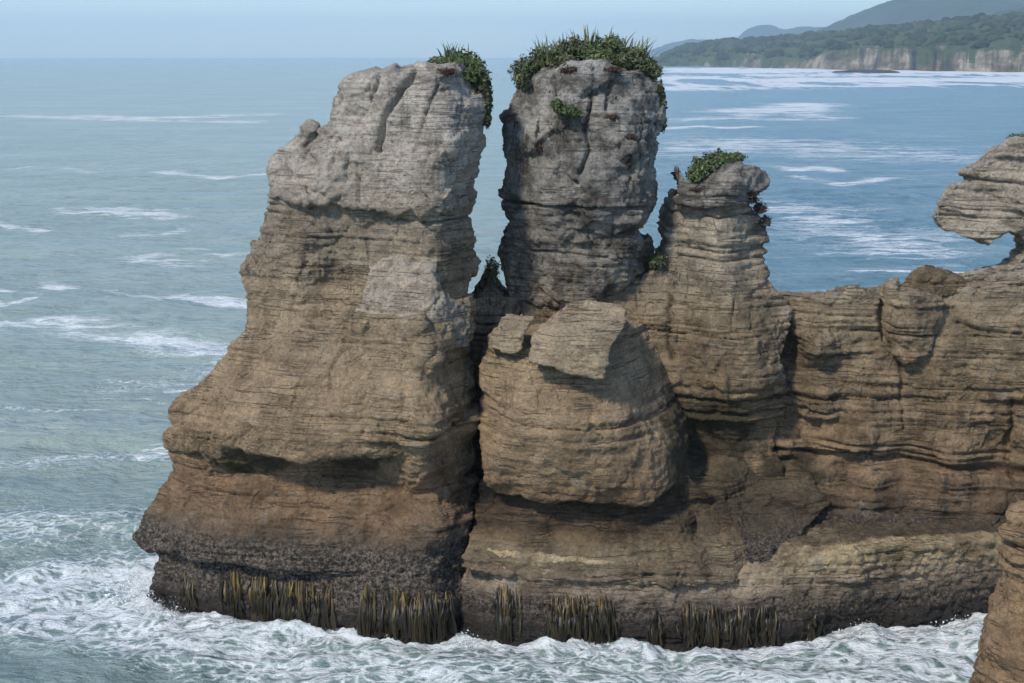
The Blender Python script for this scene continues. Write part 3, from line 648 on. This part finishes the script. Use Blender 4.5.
    n1 = s.bump(bfar, .8, 2.2, s.bump(bvf, .6, 7.0))
    n2 = s.bump(b, .7, .2, n1)
    s.principled(col, s.math('MULTIPLY_ADD', m, .5, .22), n2, .3).inputs['IOR'].default_value = 1.33
    o = mesh_obj('sea_water', P, np.vstack([F, ]), s.m)
    me = o.data
    at_ = me.attributes.new('foam', 'FLOAT', 'POINT'); at_.data.foreach_set('value', foam.astype(np.float32))
    tag(o, kind='structure')
    return o
make_water()

# ================================================================== PLANTS
def leaf_material(name, stops, rough=.6):
    s = NT(name)
    rnd = s.n('ShaderNodeNewGeometry').outputs['Random Per Island']
    c = s.ramp(rnd, stops)
    c = s.mix(.6, c, s.ramp(s.noise(s.pos, 1.6, 4), [(.35, (.6, .65, .6)), (.55, (1, 1, 1)), (.7, (1.35, 1.3, 1.1))]), 'MULTIPLY')
    d = s.principled(c, rough, None, .3)
    return s.m
M_SHRUB = leaf_material('shrub_leaf', [(0, (.04, .048, .02)), (.45, (.075, .092, .038)), (.8, (.125, .135, .06)), (1, (.20, .18, .10))])
M_BRIGHT = leaf_material('bright_leaf', [(0, (.05, .07, .025)), (.6, (.09, .125, .042)), (1, (.16, .18, .075))])
M_FLAX = leaf_material('flax_leaf', [(0, (.07, .10, .035)), (.6, (.15, .17, .065)), (1, (.27, .24, .12))])
M_RED = leaf_material('succulent_leaf', [(0, (.04, .018, .014)), (.6, (.085, .034, .026)), (.85, (.10, .065, .035)), (1, (.08, .10, .04))])

def kelp_material():
    s = NT('kelp_blade')
    z = s.sep(s.pos)[2]; rnd = s.n('ShaderNodeNewGeometry').outputs['Random Per Island']
    top = s.step(s.math('MULTIPLY_ADD', rnd, .9, z), 1.55, 2.5)
    c = s.mix(top, s.ramp(rnd, [(0, (.010, .008, .005)), (.7, (.028, .021, .009)), (1, (.055, .04, .012))]), s.ramp(rnd, [(0, (.03, .022, .008)), (.6, (.09, .06, .013)), (1, (.19, .125, .028))]))
    s.principled(c, .42, None, .35); return s.m
M_KELP = kelp_material()

def leaves(lumps, n, size, lr, up=.3, asp=.5):
    V = []; F = []
    tot = sum(l[1][0] * l[1][2] for l in lumps)
    for c, r in lumps:
        m = max(8, int(n * r[0] * r[2] / tot))
        u = lr.normal(size=(m, 3)); u /= np.linalg.norm(u, axis=1, keepdims=True)
        rad = lr.uniform(.55, 1.08, (m, 1)) * (1 + .45 * vnoise(u * 2 + c, .6, 3)[:, None])
        p = np.asarray(c) + u * rad * np.asarray(r)
        nn = u + lr.normal(0, .6, (m, 3)) + np.array([0, 0, up]); nn /= np.linalg.norm(nn, axis=1, keepdims=True)
        t = np.cross(nn, lr.normal(size=(m, 3))); t /= np.linalg.norm(t, axis=1, keepdims=True); b = np.cross(nn, t)
        s = size * lr.choice([.55, .8, 1.0, 1.7], (m, 1)) * lr.uniform(.8, 1.2, (m, 1))
        base = len(V)
        q = np.stack([p - t * s, p - b * s * asp + nn * s * .12, p + t * s, p + b * s * asp + nn * s * .12], 1).reshape(-1, 3)
        V.extend(q); F.extend((base + 4 * np.arange(m)[:, None] + np.arange(4)).tolist())
    return V, F
def shrub(name, spec, n, size, mat, label, cat='shrub', group=None, seed=0, asp=.5):
    """spec: (px, py, Y, half width m, half depth m, half height m)"""
    lr = np.random.default_rng(500 + seed)
    lumps = [(at(a, b, c), (rx, ry, rz)) for a, b, c, rx, ry, rz in spec]
    # an inner stem tangle so that the crown is not see-through everywhere
    V, F = leaves(lumps, int(n * 1.7), size * .78, lr, asp=asp)
    org = np.mean([l[0] for l in lumps], 0)
    o = mesh_obj(name, V, F, mat, None, False, tuple(org))
    return tag(o, label, cat, group)
def blades(name, px, py, Y, n, length, mat, label, cat, width=.075, spread=.8, lean=(0, 0), seed=0, group=None):
    lr = np.random.default_rng(800 + seed); c = at(px, py, Y); V = []; F = []
    for i in range(n):
        a = lr.uniform(0, 6.283); out = np.array([math.cos(a), math.sin(a), 0]); sp_ = spread * lr.uniform(.15, 1)
        L_ = 1.35 * length * lr.uniform(.6, 1.1); side = np.array([-out[1], out[0], 0]); p = c + lr.normal(0, .22 if n > 30 else .05, 3) * (1, 1, .3)
        base = len(V)
        for k in range(6):
            t = k / 5
            q = p + out * sp_ * L_ * t ** 1.3 + np.array([lean[0], lean[1], 0]) * t * L_ + np.array([0, 0, L_ * (t - .45 * sp_ * t * t)])
            w = width * (1 - t ** 2) * .5 + .004
            V += [q - side * w, q + side * w]
        F += [[base + 2 * k, base + 2 * k + 1, base + 2 * k + 3, base + 2 * k + 2] for k in range(5)]
    return tag(mesh_obj(name, V, F, mat, None, False, tuple(c)), label, cat, group)

SG = 'shrubs on top of the grey stack'
shrub('coastal_shrub', [(527, 68, 57.6, .55, .9, .42), (541, 61, 58.4, .5, .9, .45), (522, 78, 57, .35, .6, .4)], 2600, .075, M_SHRUB, 'low dark shrub on the left shoulder of the grey stack top', group=SG, seed=1)
shrub('coastal_shrub', [(560, 56, 58, .6, 1.0, .5), (575, 50, 58.6, .55, .9, .5), (566, 62, 57, .5, .7, .3)], 3200, .075, M_SHRUB, 'rounded dark green shrub left of centre on the grey stack top', group=SG, seed=2)
shrub('coastal_shrub', [(594, 54, 58, .6, 1.0, .5), (612, 50, 58.4, .6, 1.0, .55), (600, 62, 57, .6, .6, .35)], 3400, .075, M_BRIGHT, 'tallest and brightest green shrub at the centre of the grey stack top', group=SG, seed=3)
shrub('coastal_shrub', [(632, 58, 58, .55, .9, .45), (622, 62, 57.2, .5, .7, .35), (640, 66, 57.3, .5, .7, .35)], 2800, .075, M_SHRUB, 'dense shrub right of centre on the grey stack top beside the spiky flax', group=SG, seed=4)
shrub('coastal_shrub', [(652, 72, 57.6, .4, .8, .32), (648, 66, 58.2, .4, .8, .3)], 1600, .07, M_SHRUB, 'small drooping shrub at the right corner of the grey stack top', group=SG, seed=5)
shrub('hanging_shrub', [(662, 105, 57.6, .16, .5, .55), (663, 122, 57.6, .14, .4, .35), (658, 90, 57.4, .2, .5, .35)], 1300, .07, M_SHRUB, 'narrow green growth hanging down the right edge of the grey stack', 'plant', seed=6)
shrub('ledge_plant', [(566, 110, 55.0, .42, .3, .22), (557, 104, 55.1, .25, .25, .2), (577, 114, 55.0, .25, .25, .14)], 1100, .06, M_BRIGHT, 'bright green tuft on a ledge of the grey stack face below its shrubs', 'plant', seed=7)
blades('flax', 546, 66, 57.6, 46, .95, M_FLAX, 'spiky pale flax tuft on the left part of the grey stack top', 'flax', seed=1)
blades('flax', 636, 66, 57.6, 50, 1.0, M_FLAX, 'spiky flax fan at the right end of the grey stack top', 'flax', seed=2, lean=(.2, 0))
blades('flax', 590, 52, 58.2, 44, .8, M_FLAX, 'flax spikes sticking up above the middle of the grey stack crown', 'flax', seed=3)
blades('flax', 562, 58, 58.4, 40, .75, M_FLAX, 'thin flax tuft between the two left shrubs on the grey stack', 'flax', seed=4)
blades('flax', 614, 52, 58.6, 40, .75, M_FLAX, 'flax tuft just right of the tallest shrub on the grey stack', 'flax', seed=5)
blades('flax', 640, 228, 56.2, 14, .6, M_FLAX, 'small spiky tuft in the notch on the right side of the grey stack', 'flax', seed=6)
RG = 'red succulent patches on the rocks'
bpy.context.view_layer.update()
def snap(px, py, Y):
    d = Vector(at(px, py, 50.0)) - cam_o.location; d.normalize()
    hit, loc, n, i, o, m = scn.ray_cast(bpy.context.evaluated_depsgraph_get(), cam_o.location, d)
    return loc.y + .06 if hit and abs(loc.y - Y) < 3 else Y
def mat_patch(px, py, Y, w, hgt, label, seed, n=520):
    Y = snap(px, py, Y)
    shrub('red_succulent', [(px, py, Y, w, .22, hgt)], int(n * 1.5), .038, M_RED, label, 'succulent', RG, seed)
mat_patch(572, 70, 55.9, .5, .12, 'dark red mat along the grey stack rim under its left shrubs', 20)
mat_patch(612, 70, 55.8, .45, .12, 'dark red mat along the grey stack rim under its right shrubs', 21)
mat_patch(612, 117, 55.1, .36, .14, 'red mat just below the ledge tuft on the grey stack face', 22)
mat_patch(628, 137, 55.2, .34, .12, 'red mat in the upper right part of the grey stack face', 23)
mat_patch(540, 147, 55.6, .14, .24, 'small dark red clump on the left part of the grey stack face', 24, 260)
mat_patch(628, 165, 55.3, .16, .12, 'tiny red clump low on the right part of the grey stack face', 25, 200)
mat_patch(700, 190, 55.9, .42, .12, 'red mat on the smallest stack below its left notch', 26)
mat_patch(752, 192, 56.6, .4, .16, 'red mat under the overhanging cap of the smallest stack', 27)
mat_patch(445, 72, 53.6, .42, .14, 'red mat on the front rim of the tallest stack beside its shrub', 28)
shrub('coastal_shrub', [(460, 64, 55.4, .65, 1.0, .42), (474, 72, 55.2, .45, 1.0, .6), (440, 62, 55.4, .45, .7, .22)], 3400, .075, M_BRIGHT, 'bright green shrub on the right corner of the tallest stack top', seed=30)
shrub('hanging_shrub', [(483, 84, 55.2, .3, .8, .5), (487, 102, 55.2, .2, .7, .55), (487, 118, 55.2, .14, .5, .4)], 2400, .07, M_SHRUB, 'dark growth hanging down the right edge of the tallest stack', 'plant', seed=31)
blades('flax', 455, 63, 56, 40, .65, M_FLAX, 'thin grassy spikes rising from the shrub on the tallest stack', 'flax', seed=7)
shrub('coastal_shrub', [(704, 166, 57.2, .5, .7, .38), (720, 158, 57.4, .55, .7, .3), (695, 176, 56.9, .35, .5, .3)], 2200, .07, M_BRIGHT, 'green shrub filling the notch of the smallest stack top', seed=32)
shrub('coastal_shrub', [(736, 157, 57.6, .35, .6, .18)], 600, .06, M_BRIGHT, 'low sprig behind the peak of the smallest stack cap', seed=33)
shrub('hanging_shrub', [(750, 200, 56.6, .4, .4, .14), (760, 208, 57.0, .3, .5, .2), (766, 221, 57.2, .2, .4, .2)], 900, .06, M_RED, 'reddish overhanging plant on the right side of the smallest stack', 'plant', seed=34)
shrub('cleft_plant', [(492, 270, 57, .32, .4, .5)], 700, .06, M_SHRUB, 'dark plant in the gap between the tallest stack and the grey stack', 'plant', seed=35)
shrub('cleft_plant', [(656, 262, 56.8, .35, .4, .28), (660, 257, 56.9, .28, .35, .28)], 700, .06, M_SHRUB, 'dark plant in the gap between the grey stack and the smallest stack', 'plant', seed=36)
shrub('coastal_shrub', [(1018, 138, 57, .35, .6, .14), (1040, 134, 57.2, .6, .7, .22)], 900, .06, M_BRIGHT, 'thin green growth on top of the rock arch', seed=37)

# kelp
KG = 'bull kelp hanging at the waterline'
bpy.context.view_layer.update()
BASES = [o for o in COL.objects if o.name.split('.')[0] in ('tidal_base', 'tidal_shelf', 'recessed_foot')]
def wall_y(x, z, default):
    best = None
    for o in BASES:
        ok, loc, n, i = o.ray_cast(Vector((x, 46, z)) - o.matrix_world.translation, Vector((0, 1, 0)))
        if ok:
            y = loc.y + o.matrix_world.translation.y
            best = y if best is None else min(best, y)
    return default if best is None or abs(best - default) > 2.5 else best
def kelp(px, py, Y, w, n, length, label, seed):
    lr = np.random.default_rng(1200 + seed); c = at(px, py, Y); V = []; F = []
    for i in range(int(n * 1.8)):
        x0 = c[0] + lr.normal(0, w * .6); zt_ = c[2] + lr.uniform(-.6, .3)
        L_ = length * lr.uniform(.35, 1.0); wd = lr.uniform(.02, .055); a = lr.normal(0, .6); sx = math.cos(a); sy = math.sin(a)
        base = len(V); dx = lr.normal(0, .09); m = 8; ph = lr.uniform(0, 6); prev = None
        for k in range(m):
            t = k / (m - 1)
            x = x0 + dx * t + .035 * math.sin(5 * t + ph) * (.3 + t); z = max(zt_ - L_ * t, -.12)
            y = wall_y(x, max(z, .1), Y) - .05 - .10 * math.sin(3.1 * t)
            if prev is not None: y = min(y, prev + .02)
            prev = y
            ww = wd * (.45 + .75 * math.sin(min(t * 1.9, 2.2))); q = np.array([x, y, z])
            V += [q - np.array([sx, sy, 0]) * ww, q + np.array([0, -.015, 0]), q + np.array([sx, sy, 0]) * ww]
        for k in range(m - 1):
            for j in (0, 1): F.append([base + 3 * k + j, base + 3 * k + j + 1, base + 3 * k + j + 4, base + 3 * k + j + 3])
    tag(mesh_obj('bull_kelp', V, F, M_KELP, None, True, tuple(c)), label, 'kelp', KG)
kelps = [(186, 580, 53.2, .3, 14, 1.3, 'dark kelp clump nearest the left corner of the tallest stack foot'),
         (232, 575, 52.3, .35, 22, 1.7, 'kelp clump second from the left corner of the tallest stack foot'),
         (264, 582, 52.0, .55, 40, 1.7, 'wide thick kelp curtain on the left half of the tallest stack foot'),
         (292, 586, 51.7, .5, 40, 1.7, 'kelp curtain under the middle of the tallest stack, left of its bare patch'),
         (322, 588, 51.5, .35, 20, 1.5, 'thin kelp clump at the middle of the tallest stack foot'),
         (366, 588, 51.2, .3, 22, 1.8, 'narrow yellowish kelp clump right of the middle of the tallest stack foot'),
         (398, 594, 50.95, .5, 36, 1.6, 'kelp curtain third from the cleft on the tallest stack foot'),
         (424, 596, 50.8, .45, 34, 1.7, 'kelp curtain second from the cleft on the tallest stack foot'),
         (447, 600, 50.9, .25, 18, 1.6, 'kelp clump beside the dark cleft on the tallest stack foot'),
         (507, 596, 50.4, .32, 30, 1.9, 'long kelp clump right of the dark cleft under the rounded knoll'),
         (553, 606, 50.1, .3, 24, 1.5, 'kelp clump under the rounded knoll, second right of the cleft'),
         (580, 604, 50.0, .45, 34, 1.7, 'broad kelp curtain under the middle of the rounded knoll'),
         (606, 604, 50.0, .35, 26, 1.6, 'kelp clump under the right half of the rounded knoll'),
         (655, 616, 50.0, .2, 12, 1.1, 'small separate kelp clump right of the rounded knoll'),
         (690, 614, 50.0, .35, 24, 1.3, 'kelp clump on the shelf below the mossy foot, leftmost of four'),
         (712, 613, 50.0, .35, 26, 1.3, 'kelp clump on the shelf below the mossy foot, second of four'),
         (742, 615, 50.0, .4, 28, 1.3, 'kelp clump on the shelf below the mossy foot, third of four'),
         (768, 616, 50.15, .35, 22, 1.2, 'kelp clump on the shelf below the mossy foot, rightmost of four'),
         (815, 620, 50.7, .3, 14, .9, 'short trailing kelp clump on the shelf right of the mossy foot'),
         (872, 624, 51.4, .2, 16, .5, 'flat yellowish kelp trailing in foam at the shelf middle')]
for i, kk in enumerate(kelps): kelp(*kk, i)

def spray():
    lr = np.random.default_rng(91); V = []; F = []
    for px, py, n, w, hgt in ((138, 600, 1500, .9, 1.0), (118, 590, 900, .8, .7), (150, 612, 700, .5, .8), (172, 620, 500, .5, .5), (465, 648, 500, .5, .4), (860, 634, 400, .8, .3), (965, 628, 500, 1.0, .4)):
        c = sea(px, py)
        for i in range(n):
            r = abs(lr.normal(0, 1)); a = lr.normal(0, w * .6)
            p = c + np.array([a, lr.normal(0, .5), .05 + hgt * r * math.exp(-(a / w) ** 2) * lr.uniform(.1, .8)])
            t = lr.normal(0, 1, (3, 3)) * lr.uniform(.006, .03); b = len(V)
            V += [p + t[0], p + t[1], p + t[2]]; F.append([b, b + 1, b + 2])
    s = NT('white_spray'); s.principled((.8, .82, .82), .6)
    tag(mesh_obj('sea_spray', V, F, s.m, None, False), kind='stuff')
spray()

# ================================================================== FAR COAST
def hill_material(name, c1, c2, scale):
    s = NT(name)
    f = s.noise(s.pos, scale, 8, .65)
    s.principled(s.ramp(f, [(.35, c1), (.65, c2)]), .95, s.bump(s.noise(s.pos, scale * 6, 6), .6, 6.0), .1)
    return s.m
def prof(pts, x): return np.interp(x, [p[0] for p in pts], [p[1] for p in pts])
def hz(py, Y): return H + (56.0 - py) / FPX * Y
skyline = [(640, 67), (656, 66), (668, 57), (690, 50), (720, 46), (745, 44), (780, 41), (810, 39), (840, 37), (870, 33), (900, 33), (930, 31), (955, 27), (985, 24), (1024, 23), (1100, 14), (1300, 5)]
def coastY(px): return np.interp(px, [640, 660, 760, 830, 900, 1024, 1300], [3150, 3050, 2700, 2350, 2100, 1900, 1500])
cliffh = [(640, 0), (660, 5), (700, 9), (760, 14), (815, 17), (830, 30), (1024, 30), (1300, 34)]
def headland_z(px, t):
    Yc = coastY(px); rid = np.maximum(hz(prof(skyline, px), Yc + 900), 2)
    ch = np.minimum(prof(cliffh, px), rid)
    P = np.stack([px * 2.0, t * 900, 0 * px], 1)
    ch = ch * (1 + .25 * vnoise(P, 40, 3))
    z = np.where(t < 0, t * 60, np.where(t < .03, ch * np.clip(t / .03, 0, 1) ** .6, ch + (rid - ch) * np.clip((t - .03) / .97, 0, 1) ** .8))
    z = np.where(t > 1, rid * (1 - .5 * (t - 1)), z)
    z = z + fbm(P, 70, 4, 6) * 7 * np.clip(t * 6 - .2, 0, 1)
    return z
def headland():
    pxs = np.linspace(640, 1300, 420); ts = np.concatenate([np.linspace(-.06, .05, 22), np.linspace(.06, 1.5, 90)])
    A, T = np.meshgrid(pxs, ts, indexing='ij'); a = A.ravel(); t = T.ravel()
    jit = 60 * fbm(np.stack([a * 2, 0 * a, 0 * a], 1), 60, 4, 8)
    Y = coastY(a) + jit + t * 900
    X = (a - 512) / FPX * Y * cp
    Z = headland_z(a, t)
    I = np.arange(a.size).reshape(A.shape)
    F = np.stack([I[:-1, :-1].ravel(), I[1:, :-1].ravel(), I[1:, 1:].ravel(), I[:-1, 1:].ravel()], 1)
    s = NT('headland_ground')
    z = s.sep(s.pos)[2]; nz = s.sep(s.n('ShaderNodeNewGeometry').outputs['True Normal'])[2]
    g = s.ramp(s.noise(s.pos, .012, 8, .65), [(.35, (.035, .05, .022)), (.6, (.07, .095, .035)), (.75, (.11, .13, .05))])
    st = s.noise(s.vscale(s.pos, (.016, .016, .03)), 1, 8, .75)
    cl = s.ramp(st, [(.40, (.05, .05, .035)), (.50, (.14, .115, .08)), (.63, (.36, .30, .22))])
    m = s.math('MULTIPLY', s.step(nz, .55, .8, 1, 0), s.step(z, 34, 40, 1, 0))
    s.principled(s.mix(m, g, cl), .95, None, .1)
    tag(mesh_obj('headland', np.stack([X, Y, Z], 1), F, s.m), kind='structure')
    # wood on top: separate crowns merged in one far mass
    lr = np.random.default_rng(77); V = []; F = []
    ico = bpy.data.meshes.new('tmp'); import bmesh
    bm = bmesh.new(); bmesh.ops.create_icosphere(bm, subdivisions=2, radius=1); bm.to_mesh(ico); bm.free()
    iv = np.array([v.co[:] for v in ico.vertices]); iF = np.array([list(p.vertices) for p in ico.polygons]); bpy.data.meshes.remove(ico)
    VV = []; FF = []; cnt = 0
    for i in range(4200):
        px = lr.uniform(655, 1120); t = lr.choice([lr.uniform(.05, 1.05), lr.uniform(.8, 1.05)], p=[.6, .4])
        cl_ = vnoise(np.array([[px * 2, t * 500, 0]]), 45, 9)[0]
        if cl_ < (-.05 if t > .35 else .12) and t < .85: continue
        a = np.array([px]); tt_ = np.array([t])
        jit = 60 * fbm(np.stack([a * 2, 0 * a, 0 * a], 1), 60, 4, 8)
        Y = (coastY(a) + jit + t * 900)[0]; X = (px - 512) / FPX * Y * cp; Z = headland_z(a, tt_)[0]
        r = lr.choice([3, 5, 7, 10]) * (1.15 if t > .8 else .85)
        v = iv * np.array([r * lr.uniform(.9, 1.5), r, r * lr.uniform(.7, 1.1)])
        v = v * (1 + .25 * vnoise(iv * 3 + i, 1.1, 2)[:, None]) + np.array([X, Y, Z + r * .35])
        VV.append(v); FF.append(iF + cnt); cnt += len(iv)
    s = NT('far_foliage')
    rnd = s.n('ShaderNodeNewGeometry').outputs['Random Per Island']
    s.principled(s.ramp(rnd, [(0, (.022, .035, .018)), (.6, (.045, .065, .028)), (1, (.075, .095, .035))]), .9, s.bump(s.noise(s.pos, .6, 4), .8, 2.0), .1)
    tag(mesh_obj('far_wood', np.vstack(VV), np.vstack(FF), s.m, None, False), kind='stuff')
headland()
def ridge(name, pts, Y0, depth, mat, seed):
    pxs = np.linspace(pts[0][0], pts[-1][0], 260); ts = np.linspace(-.3, 1, 50)
    A, T = np.meshgrid(pxs, ts, indexing='ij'); a, t = A.ravel(), T.ravel()
    top = hz(prof(pts, a), Y0)
    tz = np.clip(1 - np.abs(t - .0) / np.where(t < 0, .3, 1.0), 0, 1)
    Y = Y0 + t * depth * np.where(t < 0, 2.2, 1); X = (a - 512) / FPX * Y0 * cp
    P = np.stack([X, Y, 0 * X], 1)
    Z = top * tz ** .9 + fbm(P, depth * .12, 5, seed) * depth * .014 * tz ** .5 * (1 + 1.5 * (1 - tz)) - 5
    I = np.arange(a.size).reshape(A.shape)
    F = np.stack([I[:-1, :-1].ravel(), I[1:, :-1].ravel(), I[1:, 1:].ravel(), I[:-1, 1:].ravel()], 1)
    tag(mesh_obj(name, np.stack([X, Y, Z], 1), F, mat), kind='structure')
M_H1 = hill_material('forested_hill', (.03, .045, .022), (.06, .08, .035), .006)
ridge('hills', [(930, 40), (945, 28), (962, 20), (985, 15), (1005, 11), (1024, 9), (1100, 4), (1300, -5)], 4800, 1500, M_H1, 3)
ridge('mountain', [(790, 50), (835, 30), (850, 22), (865, 13), (882, 7), (895, 2), (915, -2), (940, -6), (980, -9), (1024, -14), (1100, -24), (1300, -40)], 6600, 2500, M_H1, 5)
ridge('far_hills', [(630, 58), (655, 50), (672, 44), (695, 40), (720, 39), (742, 37), (752, 30), (768, 26), (800, 25), (830, 26), (860, 24), (1000, 20), (1300, 20)], 11000, 3000, M_H1, 8)
# flat reef in the far surf
def reef():
    lr = np.random.default_rng(5); n, m = 60, 10
    Yr = 1880.0; V = []
    for i in range(n):
        px = 832 + (902 - 832) * i / (n - 1); e = math.sin(math.pi * i / (n - 1)) ** .35
        for j in range(m):
            q = j / (m - 1); y = Yr + (q - .5) * 60 * e; X = (px - 512) / FPX * y * cp
            z = -1 + 5.6 * e * math.sin(math.pi * min(max(q, 0), 1)) ** .4
            V.append([X, y, z + float(vnoise(np.array([[X, y, 0.]]), 9, 2)[0]) * .8])
    F = [[i * m + j, (i + 1) * m + j, (i + 1) * m + j + 1, i * m + j + 1] for i in range(n - 1) for j in range(m - 1)]
    s = NT('wet_reef_rock'); s.principled(s.ramp(s.noise(s.pos, .2, 5), [(.4, (.03, .028, .026)), (.6, (.07, .06, .05))]), .7, None, .3)
    tag(mesh_obj('reef', V, F, s.m, None, True, (V[0][0], Yr, 0)), 'low dark flat reef lying in the far white surf below the headland cliff', 'reef')
reef()

# ================================================================== HAZE
def haze():
    x, y0, y1, z0, z1 = 18600, -18600, 18600, -8, 480
    V = [(a, b, c) for a in (-x, x) for b in (y0, y1) for c in (z0, z1)]
    F = [(0, 1, 3, 2), (4, 6, 7, 5), (0, 4, 5, 1), (2, 3, 7, 6), (0, 2, 6, 4), (1, 5, 7, 3)]
    m = bpy.data.materials.new('haze'); m.use_nodes = True; t = m.node_tree; t.nodes.clear()
    o = t.nodes.new('ShaderNodeOutputMaterial'); v = t.nodes.new('ShaderNodeVolumePrincipled')
    v.inputs['Color'].default_value = (.74, .89, 1.0, 1); v.inputs['Density'].default_value = 1.0e-4; v.inputs['Anisotropy'].default_value = .2
    t.links.new(v.outputs[0], o.inputs['Volume'])
    m.volume_intersection_method = 'FAST' if hasattr(m, 'volume_intersection_method') else None
    tag(mesh_obj('haze', V, F, m, None, False), kind='stuff')
haze()

# ================================================================== LIGHT
SUN = np.array([-.52, -.62, .80]); SUN /= np.linalg.norm(SUN)
elev = math.asin(SUN[2]); azim = math.atan2(SUN[0], SUN[1])   # clockwise from +Y
l = bpy.data.lights.new('sun', 'SUN'); l.energy = 3.1; l.angle = R(6); l.color = (1, .93, .82)
lo = bpy.data.objects.new('sun', l); COL.objects.link(lo)
lo.rotation_euler = Vector(-SUN).to_track_quat('-Z', 'Y').to_euler(); lo.location = (0, 0, 60)
w = bpy.data.worlds.new('World'); scn.world = w; w.use_nodes = True
nt = w.node_tree; bg = nt.nodes['Background']
sky = nt.nodes.new('ShaderNodeTexSky'); sky.sky_type = 'NISHITA'; sky.sun_disc = False
sky.sun_elevation = elev; sky.sun_rotation = azim; sky.air_density = 1.0; sky.dust_density = .3; sky.ozone_density = 2.0
tint = nt.nodes.new('ShaderNodeMix'); tint.data_type = 'RGBA'; tint.blend_type = 'MULTIPLY'; tint.inputs[0].default_value = 1
tint.inputs[7].default_value = (.82, .98, 1.15, 1)
nt.links.new(sky.outputs[0], tint.inputs[6])
tc = nt.nodes.new('ShaderNodeTexCoord'); mp = nt.nodes.new('ShaderNodeMapping'); mp.inputs['Scale'].default_value = (2.2, 2.2, 16)
nz = nt.nodes.new('ShaderNodeTexNoise'); nz.inputs['Scale'].default_value = 1.6; nz.inputs['Detail'].default_value = 6
mr = nt.nodes.new('ShaderNodeMapRange'); mr.inputs[1].default_value = .42; mr.inputs[2].default_value = .7; mr.inputs[4].default_value = .35
cl = nt.nodes.new('ShaderNodeMix'); cl.data_type = 'RGBA'; cl.inputs[7].default_value = (5.2, 5.7, 6.2, 1)
nt.links.new(tc.outputs['Generated'], mp.inputs[0]); nt.links.new(mp.outputs[0], nz.inputs['Vector']); nt.links.new(nz.outputs['Fac'], mr.inputs[0])
nt.links.new(mr.outputs[0], cl.inputs[0]); nt.links.new(tint.outputs[2], cl.inputs[6]); nt.links.new(cl.outputs[2], bg.inputs[0]); bg.inputs[1].default_value = .15
scn.cycles.use_adaptive_sampling = True; scn.cycles.adaptive_threshold = .02; scn.cycles.max_bounces = 5; scn.cycles.diffuse_bounces = 2; scn.cycles.glossy_bounces = 2; scn.cycles.volume_bounces = 2
vs = scn.view_settings
vs.view_transform = 'Standard'; vs.look = 'None'; vs.exposure = .12; vs.gamma = 1; vs.use_curve_mapping = False
